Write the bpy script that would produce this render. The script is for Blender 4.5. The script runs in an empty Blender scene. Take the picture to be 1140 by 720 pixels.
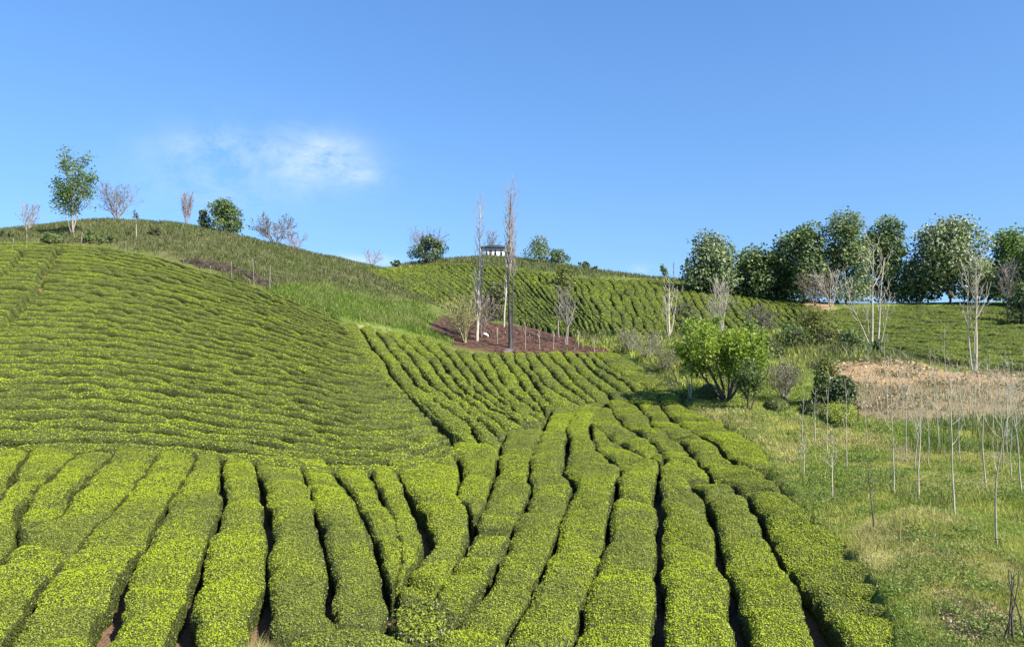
import bpy, math
import numpy as np

C = bpy.context.scene.collection
RNG = np.random.default_rng(7)
F = 823.0            # focal length of the photograph in pixels of its 1140 px width
CU, CV = 570.0, 360.0
HT = 0.70            # height of a clipped tea hedge

# ------------------------------------------------------------------ numeric helpers
def _hash(ix, iy, seed):
    h = (ix.astype(np.int64) * 374761393 + iy.astype(np.int64) * 668265263 + seed * 974634777) & 0xffffffff
    h = ((h ^ (h >> 13)) * 1274126177) & 0xffffffff
    h = (h ^ (h >> 16)) & 0xffffffff
    return h / 4294967295.0

def vnoise(x, y, seed=0):
    x = np.asarray(x, float); y = np.asarray(y, float)
    ix = np.floor(x); iy = np.floor(y)
    fx = x - ix; fy = y - iy
    fx = fx * fx * (3 - 2 * fx); fy = fy * fy * (3 - 2 * fy)
    a = _hash(ix, iy, seed); b = _hash(ix + 1, iy, seed)
    c = _hash(ix, iy + 1, seed); d = _hash(ix + 1, iy + 1, seed)
    return (a * (1 - fx) + b * fx) * (1 - fy) + (c * (1 - fx) + d * fx) * fy - 0.5

def fbm(x, y, seed=0, oct=3):
    r = 0; amp = 1.0
    for k in range(oct):
        r = r + amp * vnoise(x, y, seed + k * 17); x = x * 2.03; y = y * 2.03; amp *= 0.5
    return r

def in_poly(u, v, poly):
    u = np.asarray(u, float); v = np.asarray(v, float)
    inside = np.zeros(u.shape, bool)
    n = len(poly)
    for i in range(n):
        x1, y1 = poly[i]; x2, y2 = poly[(i + 1) % n]
        if y1 == y2: continue
        c = ((y1 > v) != (y2 > v)) & (u < (x2 - x1) * (v - y1) / (y2 - y1) + x1)
        inside ^= c
    return inside

def blur(a, s, axis):
    k = int(3 * s) + 1
    w = np.exp(-0.5 * (np.arange(-k, k + 1) / s) ** 2); w /= w.sum()
    pad = [(0, 0)] * a.ndim; pad[axis] = (k, k)
    ap = np.pad(a, pad, mode='edge')
    return np.apply_along_axis(lambda m: np.convolve(m, w, 'valid'), axis, ap)

# ------------------------------------------------------------------ terrain profile: hill sections (direction column, depth -> slope)
COLS = {
 -300: [(12,720),(16.6,602),(25,505),(31,445),(37,405),(44,366),(52,328),(60,300),(66,282),(74,270),(82,263),(95,266),(130,280)],
 0:   [(12,720),(16.6,600),(25.3,498),(31,440),(37,400),(44,360),(52,319),(60,288),(66,268),(72,261),(80,257),(95,262),(130,278)],
 100: [(12,720),(16.6,600),(25.3,498),(31,440),(37,401),(44,362),(52,323),(60,292),(66,272),(74,256),(83,243),(96,249),(130,268)],
 200: [(12,720),(16.6,600),(25,503),(31,447),(37,408),(44,370),(52,333),(58,308),(64,289),(72,266),(82,247),(95,252),(130,270)],
 300: [(12,720),(16.6,600),(24.8,510),(30,460),(36,421),(44,378),(52,343),(58,322),(63,308),(71,287),(80,269),(92,276),(130,290)],
 400: [(12,720),(17,600),(24.3,520),(28,488),(34,446),(43,398),(52,362),(58,342),(70,313),(84,293),(95,296),(110,300),(150,306)],
 450: [(12,720),(17.4,600),(24,524),(29,480),(37,432),(46,395),(53,373),(60,352),(72,327),(88,304),(105,298),(125,293),(150,297)],
 500: [(12,720),(17.8,600),(23.7,529),(27.5,494),(33,458),(39,430),(47,401),(54,383),(62,365),(74,346),(88,322),(105,304),(125,292),(145,287),(165,290)],
 570: [(12,720),(18.2,600),(24,521),(30,480),(36,450),(43,420),(51,397),(56,388),(66,362),(74,348),(88,327),(110,304),(140,289),(165,284),(185,288)],
 640: [(12,720),(18.2,600),(24,521),(30.5,481),(37,450),(45,420),(53,397),(58,388),(64,376),(71,364),(85,341),(110,314),(130,301),(142,297),(165,302)],
 720: [(12,720),(18.2,600),(24,521),(33,470),(37.5,450),(42,431),(51,402),(61,386),(72,371),(86,350),(110,321),(128,308),(150,313)],
 800: [(12,720),(18,600),(22.5,541),(27,500),(33,465),(36.5,450),(42,431),(54,401),(70,376),(84,357),(104,333),(124,314),(145,319)],
 880: [(12,720),(17.8,600),(24.5,520),(34,461),(38,441),(44,420),(56,397),(70,377),(90,352),(104,338),(114,333),(140,338)],
 960: [(12,720),(17.5,600),(24,520),(30,472),(34,449),(40,424),(48,400),(54,393),(62,387),(72,376),(84,359),(98,341),(108,337),(130,341)],
 1050:[(11.8,720),(17,600),(21,541),(25,501),(28.5,471),(34,440),(40,418),(45,413),(52,413),(57.5,413),(60.5,398),(70,379),(82,360),(97,340),(108,335),(130,340)],
 1140:[(11.6,720),(17,600),(20,551),(25.5,500),(29.5,470),(35,441),(41,424),(47,421),(54,422),(59,422),(62,405),(70,386),(84,361),(98,341),(110,335),(130,340)],
 1400:[(11.6,720),(17,600),(20,551),(25.5,500),(29.5,468),(35,438),(41,421),(47,410),(54,405),(61,399),(70,382),(84,357),(98,338),(110,332),(130,338)],
}
UG = np.arange(-700, 1845, 8.0)
LD = np.linspace(math.log(0.8), math.log(1800), 520)
DG = np.exp(LD)
def _build_terrain():
    keys = sorted(COLS)
    prof = []
    for k in keys:
        p = COLS[k]
        d = [0.8, 1.6, 9.5] + [q[0] for q in p]
        z0 = -(p[0][1] - CV) / F * p[0][0]
        z = [-1.75, -1.8, z0 - 0.12] + [-(q[1] - CV) / F * q[0] for q in p]
        dl, vl = p[-1]
        zl = z[-1]
        d += [dl * 1.35, 400, 1800]; z += [zl - 5, zl - 12, -40]
        zz = np.interp(LD, np.log(d), z)
        prof.append(zz)
    prof = np.array(prof)
    Z = np.empty((len(UG), len(LD)))
    for j in range(len(LD)):
        Z[:, j] = np.interp(UG, keys, prof[:, j])
    Z = blur(blur(Z, 3.2, 0), 3.0, 1)
    return Z
ZC = _build_terrain()

def _bil(A, x, y):
    u = CU + F * x / np.maximum(y, 0.3)
    fu = np.clip((u - UG[0]) / 8.0, 0, len(UG) - 1.001)
    fd = np.clip((np.log(np.maximum(y, 0.8)) - LD[0]) / (LD[1] - LD[0]), 0, len(LD) - 1.001)
    i = fu.astype(int); j = fd.astype(int); a = fu - i; b = fd - j
    return (A[i, j] * (1 - a) * (1 - b) + A[i + 1, j] * a * (1 - b) + A[i, j + 1] * (1 - a) * b + A[i + 1, j + 1] * a * b)

def zc(x, y):
    x = np.asarray(x, float); y = np.asarray(y, float)
    return _bil(ZC, x, y)

VG = CV - F * ZC / DG[None, :]       # picture row of each terrain sample seen from the photograph's place

def hit(u, v, dmin=9.0):
    """first terrain point along the sight line through (u, v) of the photograph"""
    fu = min(max((u - UG[0]) / 8.0, 0), len(UG) - 1.001); i = int(fu); a = fu - i
    col = VG[i] * (1 - a) + VG[i + 1] * a
    j0 = int(np.searchsorted(DG, dmin))
    idx = np.nonzero(col[j0:] <= v)[0]
    if len(idx) == 0:
        j = j0 + int(np.argmin(col[j0:])); d = DG[j]
    else:
        j = j0 + idx[0]
        if idx[0] == 0: d = DG[j]
        else:
            t = (col[j - 1] - v) / (col[j - 1] - col[j]); d = math.exp(LD[j - 1] + t * (LD[j] - LD[j - 1]))
    x = (u - CU) / F * d
    return np.array([x, d, float(zc(x, d))])

def hits(pts, dmin=9.0):
    return np.array([hit(p[0], p[1], dmin) for p in pts])

# tea zones (outlines in the photograph, kept to their depth range)
Z1 = [(-900,285),(0,268),(100,271),(180,284),(240,302),(300,321),(340,338),(372,352),(400,361),(430,367),(470,376),(510,387),(560,391),(600,391),(685,391),(722,408),(748,424),(760,450),(796,467),(826,487),(848,510),(856,532),(898,578),(930,605),(962,640),(978,680),(990,760),(1000,1400),(-900,1400)]
Z2 = [(405,299),(430,299),(470,293),(500,293),(560,297),(640,308),(720,311),(830,320),(885,333),(930,362),(880,366),(800,370),(735,374),(645,375),(600,364),(545,350),(505,346)]
Z3 = [(905,346),(960,341),(1000,339),(1140,340),(1500,338),(1500,404),(1140,408),(1090,403),(1050,398),(1000,390),(945,384),(915,372)]
UU, DD = np.meshgrid(UG, DG, indexing='ij')
M1 = in_poly(UU, VG, Z1) & (DD < 72) & (DD > 10)
M2 = in_poly(UU, VG, Z2) & (DD > 66) & (DD < 150)
M3 = in_poly(UU, VG, Z3) & (DD > 58) & (DD < 102)
TEA = (M1 | M2 | M3).astype(float)
TEAs = np.clip(blur(blur(TEA, 0.8, 0), 1.0, 1), 0, 1)
_tr = np.clip((UU - 1012) / 30, 0, 1) * np.clip((DD - 47) / 7, 0, 1) * (DD < 62) * (1 - M3) * (M2 == 0)
ZG = ZC - HT * np.maximum(TEAs, 0) - 0.45 * _tr
def zg(x, y):
    return _bil(ZG, np.asarray(x, float), np.asarray(y, float))
def tea_at(x, y):
    return _bil(TEAs, np.asarray(x, float), np.asarray(y, float))
def zone_soft(poly, dlo, dhi, su=1.2, sd=1.5):
    m = (in_poly(UU, VG, poly) & (DD > dlo) & (DD < dhi)).astype(float)
    return blur(blur(m, su, 0), sd, 1)

# ------------------------------------------------------------------ object helpers
def tag(o, label=None, cat=None, group=None, kind=None):
    if label: o['label'] = label
    if cat: o['category'] = cat
    if group: o['group'] = group
    if kind: o['kind'] = kind
    return o

def mesh_obj(name, V, Q, mats, midx=None, smooth=None, parent=None, origin=None, tri=None):
    """one mesh from numpy quads (and triangles)"""
    V = np.asarray(V, np.float32)
    org = np.zeros(3) if origin is None else np.asarray(origin, float)
    V = V - org.astype(np.float32)
    me = bpy.data.meshes.new(name)
    nq = 0 if Q is None else len(Q); nt = 0 if tri is None else len(tri)
    me.vertices.add(len(V)); me.vertices.foreach_set('co', V.ravel())
    loops = []
    if nq: loops.append(np.asarray(Q, np.int32).ravel())
    if nt: loops.append(np.asarray(tri, np.int32).ravel())
    loops = np.concatenate(loops)
    me.loops.add(len(loops)); me.loops.foreach_set('vertex_index', loops)
    me.polygons.add(nq + nt)
    st = np.concatenate([np.arange(nq) * 4, nq * 4 + np.arange(nt) * 3]).astype(np.int32)
    me.polygons.foreach_set('loop_start', st)
    me.polygons.foreach_set('loop_total', np.concatenate([np.full(nq, 4), np.full(nt, 3)]).astype(np.int32))
    for m in mats: me.materials.append(m)
    if midx is not None: me.polygons.foreach_set('material_index', np.asarray(midx, np.int32))
    if smooth is not None: me.polygons.foreach_set('use_smooth', np.asarray(smooth, bool))
    me.update(calc_edges=True)
    o = bpy.data.objects.new(name, me); C.objects.link(o)
    if parent is not None:
        o.parent = parent
        o.location = org - np.array(parent.location) if origin is not None else (0, 0, 0)
    else:
        o.location = org
    return o

def empty(name, loc, rz=0.0):
    o = bpy.data.objects.new(name, None); C.objects.link(o)
    o.location = loc; o.rotation_euler = (0, 0, rz); o.empty_display_size = 0.3
    return o

def quads_at(P, N, size, rng, aspect=0.55, tilt=0.6, up=0.0):
    """leaf-shaped rhombs at points P facing roughly along N -> verts, quads"""
    n = len(P)
    N = N + rng.normal(0, tilt, (n, 3)); N[:, 2] += up
    N /= np.linalg.norm(N, axis=1)[:, None] + 1e-9
    T = rng.normal(0, 1, (n, 3)); T -= N * (T * N).sum(1)[:, None]
    T /= np.linalg.norm(T, axis=1)[:, None] + 1e-9
    B = np.cross(N, T)
    s = (np.asarray(size) * rng.uniform(0.7, 1.35, n))[:, None] * 0.5
    fold = N * s * 0.25
    V = np.stack([P - T * s, P + B * s * aspect + fold, P + T * s, P - B * s * aspect + fold], 1).reshape(-1, 3)
    Q = np.arange(4 * n).reshape(-1, 4)
    return V, Q

# ------------------------------------------------------------------ materials
def new_mat(name):
    m = bpy.data.materials.new(name); m.use_nodes = True
    nt = m.node_tree; nt.nodes.clear()
    return m, nt, nt.nodes, nt.links

def leaf_mat(name, ca, cb, cc=None, patch=0.5, transl=0.25, rough=0.5, spec=0.35, scale=0.6, tone=None):
    m, nt, N, L = new_mat(name)
    out = N.new('ShaderNodeOutputMaterial')
    g = N.new('ShaderNodeNewGeometry')
    mx = N.new('ShaderNodeMix'); mx.data_type = 'RGBA'
    mx.inputs['A'].default_value = (*ca, 1); mx.inputs['B'].default_value = (*cb, 1)
    L.new(g.outputs['Random Per Island'], mx.inputs['Factor'])
    col = mx.outputs['Result']
    if cc is not None:
        nz = N.new('ShaderNodeTexNoise'); nz.inputs['Scale'].default_value = scale
        nz.inputs['Detail'].default_value = 3; nz.inputs['Roughness'].default_value = 0.6
        L.new(g.outputs['Position'], nz.inputs['Vector'])
        mr = N.new('ShaderNodeMapRange'); mr.inputs['From Min'].default_value = 0.42; mr.inputs['From Max'].default_value = 0.66
        mr.inputs['To Max'].default_value = patch
        L.new(nz.outputs['Fac'], mr.inputs['Value'])
        m2 = N.new('ShaderNodeMix'); m2.data_type = 'RGBA'
        L.new(mr.outputs['Result'], m2.inputs['Factor']); L.new(col, m2.inputs['A'])
        m2.inputs['B'].default_value = (*cc, 1)
        col = m2.outputs['Result']
    if tone is not None:
        ta = N.new('ShaderNodeAttribute'); ta.attribute_name = 'tone'
        for cmix, lo, hi, amt in tone:
            r_ = N.new('ShaderNodeMapRange'); r_.inputs['From Min'].default_value = lo; r_.inputs['From Max'].default_value = hi; r_.inputs['To Max'].default_value = amt
            L.new(ta.outputs['Fac'], r_.inputs['Value'])
            m3 = N.new('ShaderNodeMix'); m3.data_type = 'RGBA'; L.new(r_.outputs['Result'], m3.inputs['Factor']); L.new(col, m3.inputs['A']); m3.inputs['B'].default_value = (*cmix, 1)
            col = m3.outputs['Result']
    p = N.new('ShaderNodeBsdfPrincipled'); p.inputs['Roughness'].default_value = rough
    p.inputs['Specular IOR Level'].default_value = spec
    L.new(col, p.inputs['Base Color'])
    if transl > 0:
        t = N.new('ShaderNodeBsdfTranslucent'); L.new(col, t.inputs['Color'])
        ms = N.new('ShaderNodeMixShader'); ms.inputs['Fac'].default_value = transl
        L.new(p.outputs[0], ms.inputs[1]); L.new(t.outputs[0], ms.inputs[2]); L.new(ms.outputs[0], out.inputs['Surface'])
    else:
        L.new(p.outputs[0], out.inputs['Surface'])
    return m

def rough_mat(name, ca, cb, scale=8.0, rough=0.85, bump=0.3, stretch=(1, 1, 1), lo=0.35, hi=0.65, spec=0.2, dist=0.05):
    m, nt, N, L = new_mat(name)
    out = N.new('ShaderNodeOutputMaterial'); g = N.new('ShaderNodeNewGeometry')
    mp = N.new('ShaderNodeMapping'); mp.inputs['Scale'].default_value = stretch
    L.new(g.outputs['Position'], mp.inputs['Vector'])
    nz = N.new('ShaderNodeTexNoise'); nz.inputs['Scale'].default_value = scale; nz.inputs['Detail'].default_value = 5
    nz.inputs['Roughness'].default_value = 0.65
    L.new(mp.outputs[0], nz.inputs['Vector'])
    mr = N.new('ShaderNodeMapRange'); mr.inputs['From Min'].default_value = lo; mr.inputs['From Max'].default_value = hi
    L.new(nz.outputs['Fac'], mr.inputs['Value'])
    mx = N.new('ShaderNodeMix'); mx.data_type = 'RGBA'; mx.inputs['A'].default_value = (*ca, 1); mx.inputs['B'].default_value = (*cb, 1)
    L.new(mr.outputs['Result'], mx.inputs['Factor'])
    p = N.new('ShaderNodeBsdfPrincipled'); p.inputs['Roughness'].default_value = rough; p.inputs['Specular IOR Level'].default_value = spec
    L.new(mx.outputs['Result'], p.inputs['Base Color'])
    if bump:
        b = N.new('ShaderNodeBump'); b.inputs['Strength'].default_value = bump; b.inputs['Distance'].default_value = dist
        L.new(nz.outputs['Fac'], b.inputs['Height']); L.new(b.outputs[0], p.inputs['Normal'])
    L.new(p.outputs[0], out.inputs['Surface'])
    return m

M = {}
TONE = [((0.190, 0.215, 0.045), 0.48, 0.95, 0.75), ((0.420, 0.510, 0.016), 0.28, 0.0, 0.55)]
TONEF = [((0.125, 0.150, 0.042), 0.50, 1.0, 0.7), ((0.280, 0.335, 0.018), 0.28, 0.0, 0.45)]
M['tea_core'] = rough_mat('tea_core', (0.024, 0.034, 0.009), (0.095, 0.112, 0.020), scale=9, bump=0.6, dist=0.06)  # core colour kept dark to paint the self-shadow between the leaves
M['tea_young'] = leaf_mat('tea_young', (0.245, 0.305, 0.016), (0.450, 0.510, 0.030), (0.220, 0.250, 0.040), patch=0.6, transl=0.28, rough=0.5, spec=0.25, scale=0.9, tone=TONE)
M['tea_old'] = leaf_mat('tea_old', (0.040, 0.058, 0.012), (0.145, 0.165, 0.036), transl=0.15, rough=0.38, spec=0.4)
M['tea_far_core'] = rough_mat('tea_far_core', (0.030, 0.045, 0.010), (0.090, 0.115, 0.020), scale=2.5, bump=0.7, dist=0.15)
M['tea_far'] = leaf_mat('tea_far', (0.170, 0.205, 0.022), (0.310, 0.350, 0.038), (0.115, 0.130, 0.035), patch=0.6, transl=0.25, spec=0.1, rough=0.7, scale=0.18, tone=TONEF)
M['tea_far_old'] = leaf_mat('tea_far_old', (0.030, 0.046, 0.016), (0.085, 0.105, 0.036), transl=0.12, rough=0.7, spec=0.1)
M['tea_stem'] = rough_mat('tea_stem', (0.10, 0.085, 0.07), (0.20, 0.17, 0.14), scale=20)

# ground
def ground_mat():
    m, nt, N, L = new_mat('hillside_ground')
    out = N.new('ShaderNodeOutputMaterial'); g = N.new('ShaderNodeNewGeometry')
    def noise(s, d=4, r=0.6):
        n = N.new('ShaderNodeTexNoise'); n.inputs['Scale'].default_value = s; n.inputs['Detail'].default_value = d
        n.inputs['Roughness'].default_value = r; L.new(g.outputs['Position'], n.inputs['Vector']); return n.outputs['Fac']
    def rng_(x, a, b, lo=0, hi=1):
        r = N.new('ShaderNodeMapRange'); r.inputs['From Min'].default_value = a; r.inputs['From Max'].default_value = b
        r.inputs['To Min'].default_value = lo; r.inputs['To Max'].default_value = hi
        L.new(x, r.inputs['Value']); return r.outputs['Result']
    def mix(f, a, b):
        x = N.new('ShaderNodeMix'); x.data_type = 'RGBA'; L.new(f, x.inputs['Factor'])
        for k, c in (('A', a), ('B', b)):
            if isinstance(c, tuple): x.inputs[k].default_value = (*c, 1)
            else: L.new(c, x.inputs[k])
        return x.outputs['Result']
    def attr(n):
        a = N.new('ShaderNodeAttribute'); a.attribute_name = n; return a.outputs['Fac']
    def math_(op, a, b):
        x = N.new('ShaderNodeMath'); x.operation = op
        for k, c in ((0, a), (1, b)):
            if isinstance(c, (int, float)): x.inputs[k].default_value = c
            else: L.new(c, x.inputs[k])
        return x.outputs[0]
    n1 = noise(0.35, 5, 0.65); n2 = noise(2.2, 5, 0.7); n3 = noise(14, 4, 0.7)
    grass = mix(rng_(n2, 0.35, 0.65), (0.080, 0.120, 0.022), (0.190, 0.230, 0.042))
    grass = mix(rng_(n1, 0.5, 0.72, 0, 0.7), grass, (0.19, 0.18, 0.060))
    grass = mix(rng_(n3, 0.35, 0.7, 0, 0.55), grass, (0.04, 0.055, 0.018))
    def zone(name, colr, base, k=0.55):
        f = math_('ADD', math_('ADD', attr(name), math_('MULTIPLY', math_('SUBTRACT', n2, 0.5), k)), math_('MULTIPLY', math_('SUBTRACT', n1, 0.5), 0.1 if name == 'soil' else 0.9))
        return mix(rng_(f, 0.35, 0.65), base, colr)
    col = grass
    lush = mix(n2, (0.080, 0.130, 0.022), (0.150, 0.200, 0.036))
    col = zone('lush', lush, col)
    scrub = mix(rng_(n2, 0.35, 0.7), (0.075, 0.085, 0.028), (0.17, 0.155, 0.065))
    col = zone('scrub', scrub, col, 0.9)
    dry = mix(rng_(n2, 0.3, 0.7), (0.22, 0.21, 0.070), (0.36, 0.31, 0.13))
    col = zone('dry', dry, col, 1.1)
    bare = mix(rng_(n2, 0.3, 0.7), (0.30, 0.195, 0.10), (0.44, 0.30, 0.16))
    col = zone('bare', bare, col, 0.9)
    twig = mix(rng_(n3, 0.3, 0.7), (0.15, 0.115, 0.06), (0.34, 0.27, 0.15))
    col = zone('brush', twig, col, 0.9)
    burnt = mix(rng_(n2, 0.40, 0.56), (0.018, 0.013, 0.011), (0.125, 0.066, 0.044))
    burnt = mix(rng_(n3, 0.55, 0.75, 0, 0.6), burnt, (0.24, 0.145, 0.10))
    col = zone('burnt', burnt, col, 0.7)
    soil = mix(rng_(n3, 0.3, 0.7), (0.13, 0.075, 0.045), (0.25, 0.155, 0.095))
    col = zone('soil', soil, col, 0.1)
    ash = mix(n3, (0.09, 0.09, 0.09), (0.24, 0.23, 0.23))
    col = zone('ash', ash, col, 0.7)
    p = N.new('ShaderNodeBsdfPrincipled'); p.inputs['Roughness'].default_value = 0.95; p.inputs['Specular IOR Level'].default_value = 0.1
    L.new(col, p.inputs['Base Color'])
    b = N.new('ShaderNodeBump'); b.inputs['Strength'].default_value = 0.7; b.inputs['Distance'].default_value = 0.12
    L.new(math_('ADD', n3, math_('MULTIPLY', n2, 2.0)), b.inputs['Height']); L.new(b.outputs[0], p.inputs['Normal'])
    L.new(p.outputs[0], out.inputs['Surface'])
    return m
M['ground'] = ground_mat()

# ------------------------------------------------------------------ ground sheet
ZONES = {
 'lush': zone_soft([(300,322),(345,316),(420,330),(475,345),(500,362),(490,378),(520,388),(470,375),(400,361),(372,352)], 40, 85),
 'scrub': np.clip(zone_soft([(-900,276),(0,262),(80,245),(150,244),(240,250),(300,266),(345,280),(400,296),(460,318),(470,338),(420,322),(350,312),(300,318),(240,300),(180,283),(100,270),(0,266)], 55, 110)
        + 0.8 * zone_soft([(470,296),(540,286),(640,300),(830,310),(830,318),(720,308),(640,305),(560,293),(480,290)], 100, 260), 0, 1),
 'dry': np.clip(zone_soft([(760,452),(830,458),(900,478),(960,480),(990,488),(960,500),(890,498),(880,520),(860,505),(800,465)], 20, 45)
        + 0.9 * zone_soft([(930,590),(1010,560),(1060,610),(1140,610),(1140,690),(1080,700),(1000,650)], 10, 25)
        + 0.8 * zone_soft([(1010,520),(1140,530),(1140,545),(1020,550)], 15, 30)
        + 0.6 * zone_soft([(330,332),(372,350),(440,366),(450,371),(400,362)], 44, 60, 0.6, 0.6), 0, 1),
 'bare': np.clip(zone_soft([(905,400),(1000,397),(1075,408),(1140,420),(1140,432),(1050,434),(960,432),(920,425)], 34, 58)
        + 0.85 * zone_soft([(1050,665),(1120,660),(1140,690),(1080,700)], 9, 20)
        + zone_soft([(875,336),(930,336),(930,346),(880,344)], 85, 112)
        + 0.8 * zone_soft([(425,322),(440,322),(446,332),(430,332)], 60, 100, 0.5, 0.6), 0, 1),
 'brush': np.clip(zone_soft([(930,425),(1040,430),(1200,428),(1200,470),(1000,468),(940,462)], 25, 48)
        + 0.7 * zone_soft([(985,492),(1140,505),(1140,530),(985,515)], 18, 30), 0, 1),
 'burnt': zone_soft([(474,366),(482,356),(505,350),(545,358),(600,364),(650,374),(690,384),(690,391),(600,393),(560,391),(530,388),(505,384)], 48, 75, 0.7, 1.0),
 'ash': 0.75 * zone_soft([(562,387),(578,387),(580,391),(560,391)], 50, 60, 0.6, 0.8),
 'soil': TEAs,
}
def build_ground():
    ug = np.concatenate([np.arange(-700, -100, 16), np.arange(-100, 1240, 5), np.arange(1240, 1840, 16)]).astype(float)
    ld = np.concatenate([np.linspace(math.log(0.8), math.log(9), 24, endpoint=False), np.linspace(math.log(9), math.log(190), 420, endpoint=False), np.linspace(math.log(190), math.log(1790), 30)])
    U, Dd = np.meshgrid(ug, np.exp(ld), indexing='ij')
    X = (U - CU) / F * Dd; Y = Dd
    Z = zg(X, Y)
    tea = tea_at(X, Y)
    Z = Z + (1 - tea) * (0.10 * fbm(X * 0.5, Y * 0.5, 3) + 0.07 * fbm(X * 1.9, Y * 1.9, 9)) + tea * 0.05 * fbm(X * 2, Y * 2, 5)
    n, m = X.shape
    V = np.stack([X, Y, Z], -1).reshape(-1, 3)
    i, j = np.meshgrid(np.arange(n - 1), np.arange(m - 1), indexing='ij')
    a = (i * m + j).ravel()
    Q = np.stack([a, a + m, a + m + 1, a + 1], 1)
    o = mesh_obj('ground', V, Q, [M['ground']], smooth=np.ones(len(Q), bool))
    for k, A in ZONES.items():
        at = o.data.attributes.new(k, 'FLOAT', 'POINT')
        at.data.foreach_set('value', _bil(A, X.ravel(), Y.ravel()).astype(np.float32))
    tag(o, kind='structure')
build_ground()

# ------------------------------------------------------------------ tea hedges
def resample(P, step):
    s = np.concatenate([[0], np.cumsum(np.linalg.norm(np.diff(P, axis=0), axis=1))])
    n = max(4, int(s[-1] / step) + 1)
    t = np.linspace(0, s[-1], n)
    return t, s

PATHS = []
def hedge(Lp, Rp, label, group, step=0.16, nc=13, young='tea_young', old='tea_old', core='tea_core', dens=420, lsize=0.06,
          seed=0, creases=0.10, lump=0.10, h=HT, endlen=0.45, sharp=0.36, shaggy=0.0, lift=0.0, level=0.0, dome=0.035, thr=0.60):
    """Lp, Rp: n x 2 plan outlines of the two sides (already inset by the gap); a clipped rounded row between them"""
    rng = np.random.default_rng(seed + 1000)
    Cn = (Lp + Rp) / 2
    C3 = np.column_stack([Cn, zc(Cn[:, 0], Cn[:, 1])])
    t, s = resample(C3, step)
    Ls = np.column_stack([np.interp(t, s, Lp[:, k]) for k in range(2)])
    Rs = np.column_stack([np.interp(t, s, Rp[:, k]) for k in range(2)])
    n = len(t); tot = t[-1]
    th = np.linspace(0, math.pi, nc)
    cx = -np.sign(np.cos(th)) * np.abs(np.cos(th)) ** sharp
    cz = np.abs(np.sin(th)) ** sharp
    if nc > 9:   # more points across the flat top
        tt = np.linspace(-1, 1, nc - 4)
        cx = np.concatenate([[-0.96, -1.0], np.sign(tt) * np.abs(tt) ** 0.85 * 0.985, [1.0, 0.96]])
        cz = np.concatenate([[0.0, 0.60], (1 - np.abs(tt) ** 8 * 0.13), [0.60, 0.0]])
    e = np.minimum(t, tot - t) / endlen
    e = np.clip(e, 0, 1); e = (1 - (1 - e) ** 3) ** 0.5
    X = np.empty((n, len(cx))); Y = X.copy()
    wob = 0.09
    dirv = Rs - Ls; wid = np.linalg.norm(dirv, axis=1)[:, None] + 1e-6; dn = dirv / wid
    Ls = Ls + dn * (wob * 1.6 * fbm(t * 0.9, np.full(n, seed * 3.1), 11))[:, None]
    Rs = Rs + dn * (wob * 1.6 * fbm(t * 0.9, np.full(n, seed * 3.1 + 50), 12))[:, None]
    ew = (0.60 + 0.40 * e)[:, None]
    mid = (Ls + Rs) / 2; half = (Rs - Ls) / 2 * ew
    X = mid[:, :1] + half[:, :1] * cx[None]; Y = mid[:, 1:] + half[:, 1:] * cx[None]
    Zt = zc(X, Y) + lift
    Z = Zt - h * (1 - cz[None] * e[:, None])
    # individual bushes along the row: shallow creases between them
    b = [rng.uniform(0, 1)]
    while b[-1] < tot: b.append(b[-1] + rng.uniform(0.8, 2.3))
    b = np.array(b); amp = rng.uniform(0.15, 1.0, len(b)) ** 1.5 * creases; skew = rng.normal(0, 0.25, len(b))
    tp = t[:, None] + np.zeros_like(X)
    cr = np.zeros_like(X); bi = np.zeros(X.shape, int)
    for bk, ak, sk in zip(b, amp, skew):
        bi += (tp > bk + sk * cx[None]).astype(int)
        dd = tp - (bk + sk * cx[None] + 0.12 * cx[None] ** 2)
        cr = np.maximum(cr, ak * np.exp(-(dd / 0.26) ** 2))
    btone = rng.uniform(0, 1, len(b) + 2) ** 1.3
    tone = np.clip(btone[bi] * 0.65 + 1.0 * fbm(X * 0.33, Y * 0.33, 91) + 0.6 * fbm(X * 1.1, Y * 1.1, 95) + 0.14, 0, 1)
    top = (cz > 0.5).astype(float)[None]
    Z = Z + top * e[:, None] * (-cr + lump * fbm(X * 0.75, Y * 0.75, 21) + 0.05 * fbm(X * 3.1, Y * 3.1, 22) - dome * (cx[None] ** 2) - level * cx[None])
    for pth in PATHS:
        dmn = np.full(X.shape, 9e9)
        for q0, q1 in zip(pth[:-1], pth[1:]):
            e_ = q1 - q0; tt_ = np.clip(((X - q0[0]) * e_[0] + (Y - q0[1]) * e_[1]) / (e_ @ e_), 0, 1)
            dmn = np.minimum(dmn, np.hypot(X - q0[0] - tt_ * e_[0], Y - q0[1] - tt_ * e_[1]))
        Z = Z - top * 0.62 * np.exp(-(dmn / 0.24) ** 4)
    V = np.stack([X, Y, Z], -1)
    # sides get a fine irregular outline
    nx = fbm(X * 2.7 + seed, Y * 2.7 + Z * 2.1, 31) * 0.07
    V[..., :2] += dn[:, None, :] * nx[..., None]
    m = X.shape[1]
    Vc = V.reshape(-1, 3)
    i, j = np.meshgrid(np.arange(n - 1), np.arange(m - 1), indexing='ij')
    a = (i * m + j).ravel()
    Qc = np.stack([a, a + m, a + m + 1, a + 1], 1)
    tq = tone.reshape(-1)[Qc[:, 0]]
    # leaves
    A0, A1, A2, A3 = (Vc[Qc[:, k]] for k in range(4))
    nrm = np.cross(A2 - A0, A3 - A1); ar = np.linalg.norm(nrm, axis=1) * 0.5 + 1e-9
    nrm = nrm / (2 * ar[:, None])
    flip = 1.0 if nrm[:, 2].mean() > 0 else -1.0
    nrm *= flip
    if flip < 0: Qc = Qc[:, ::-1]
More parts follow.
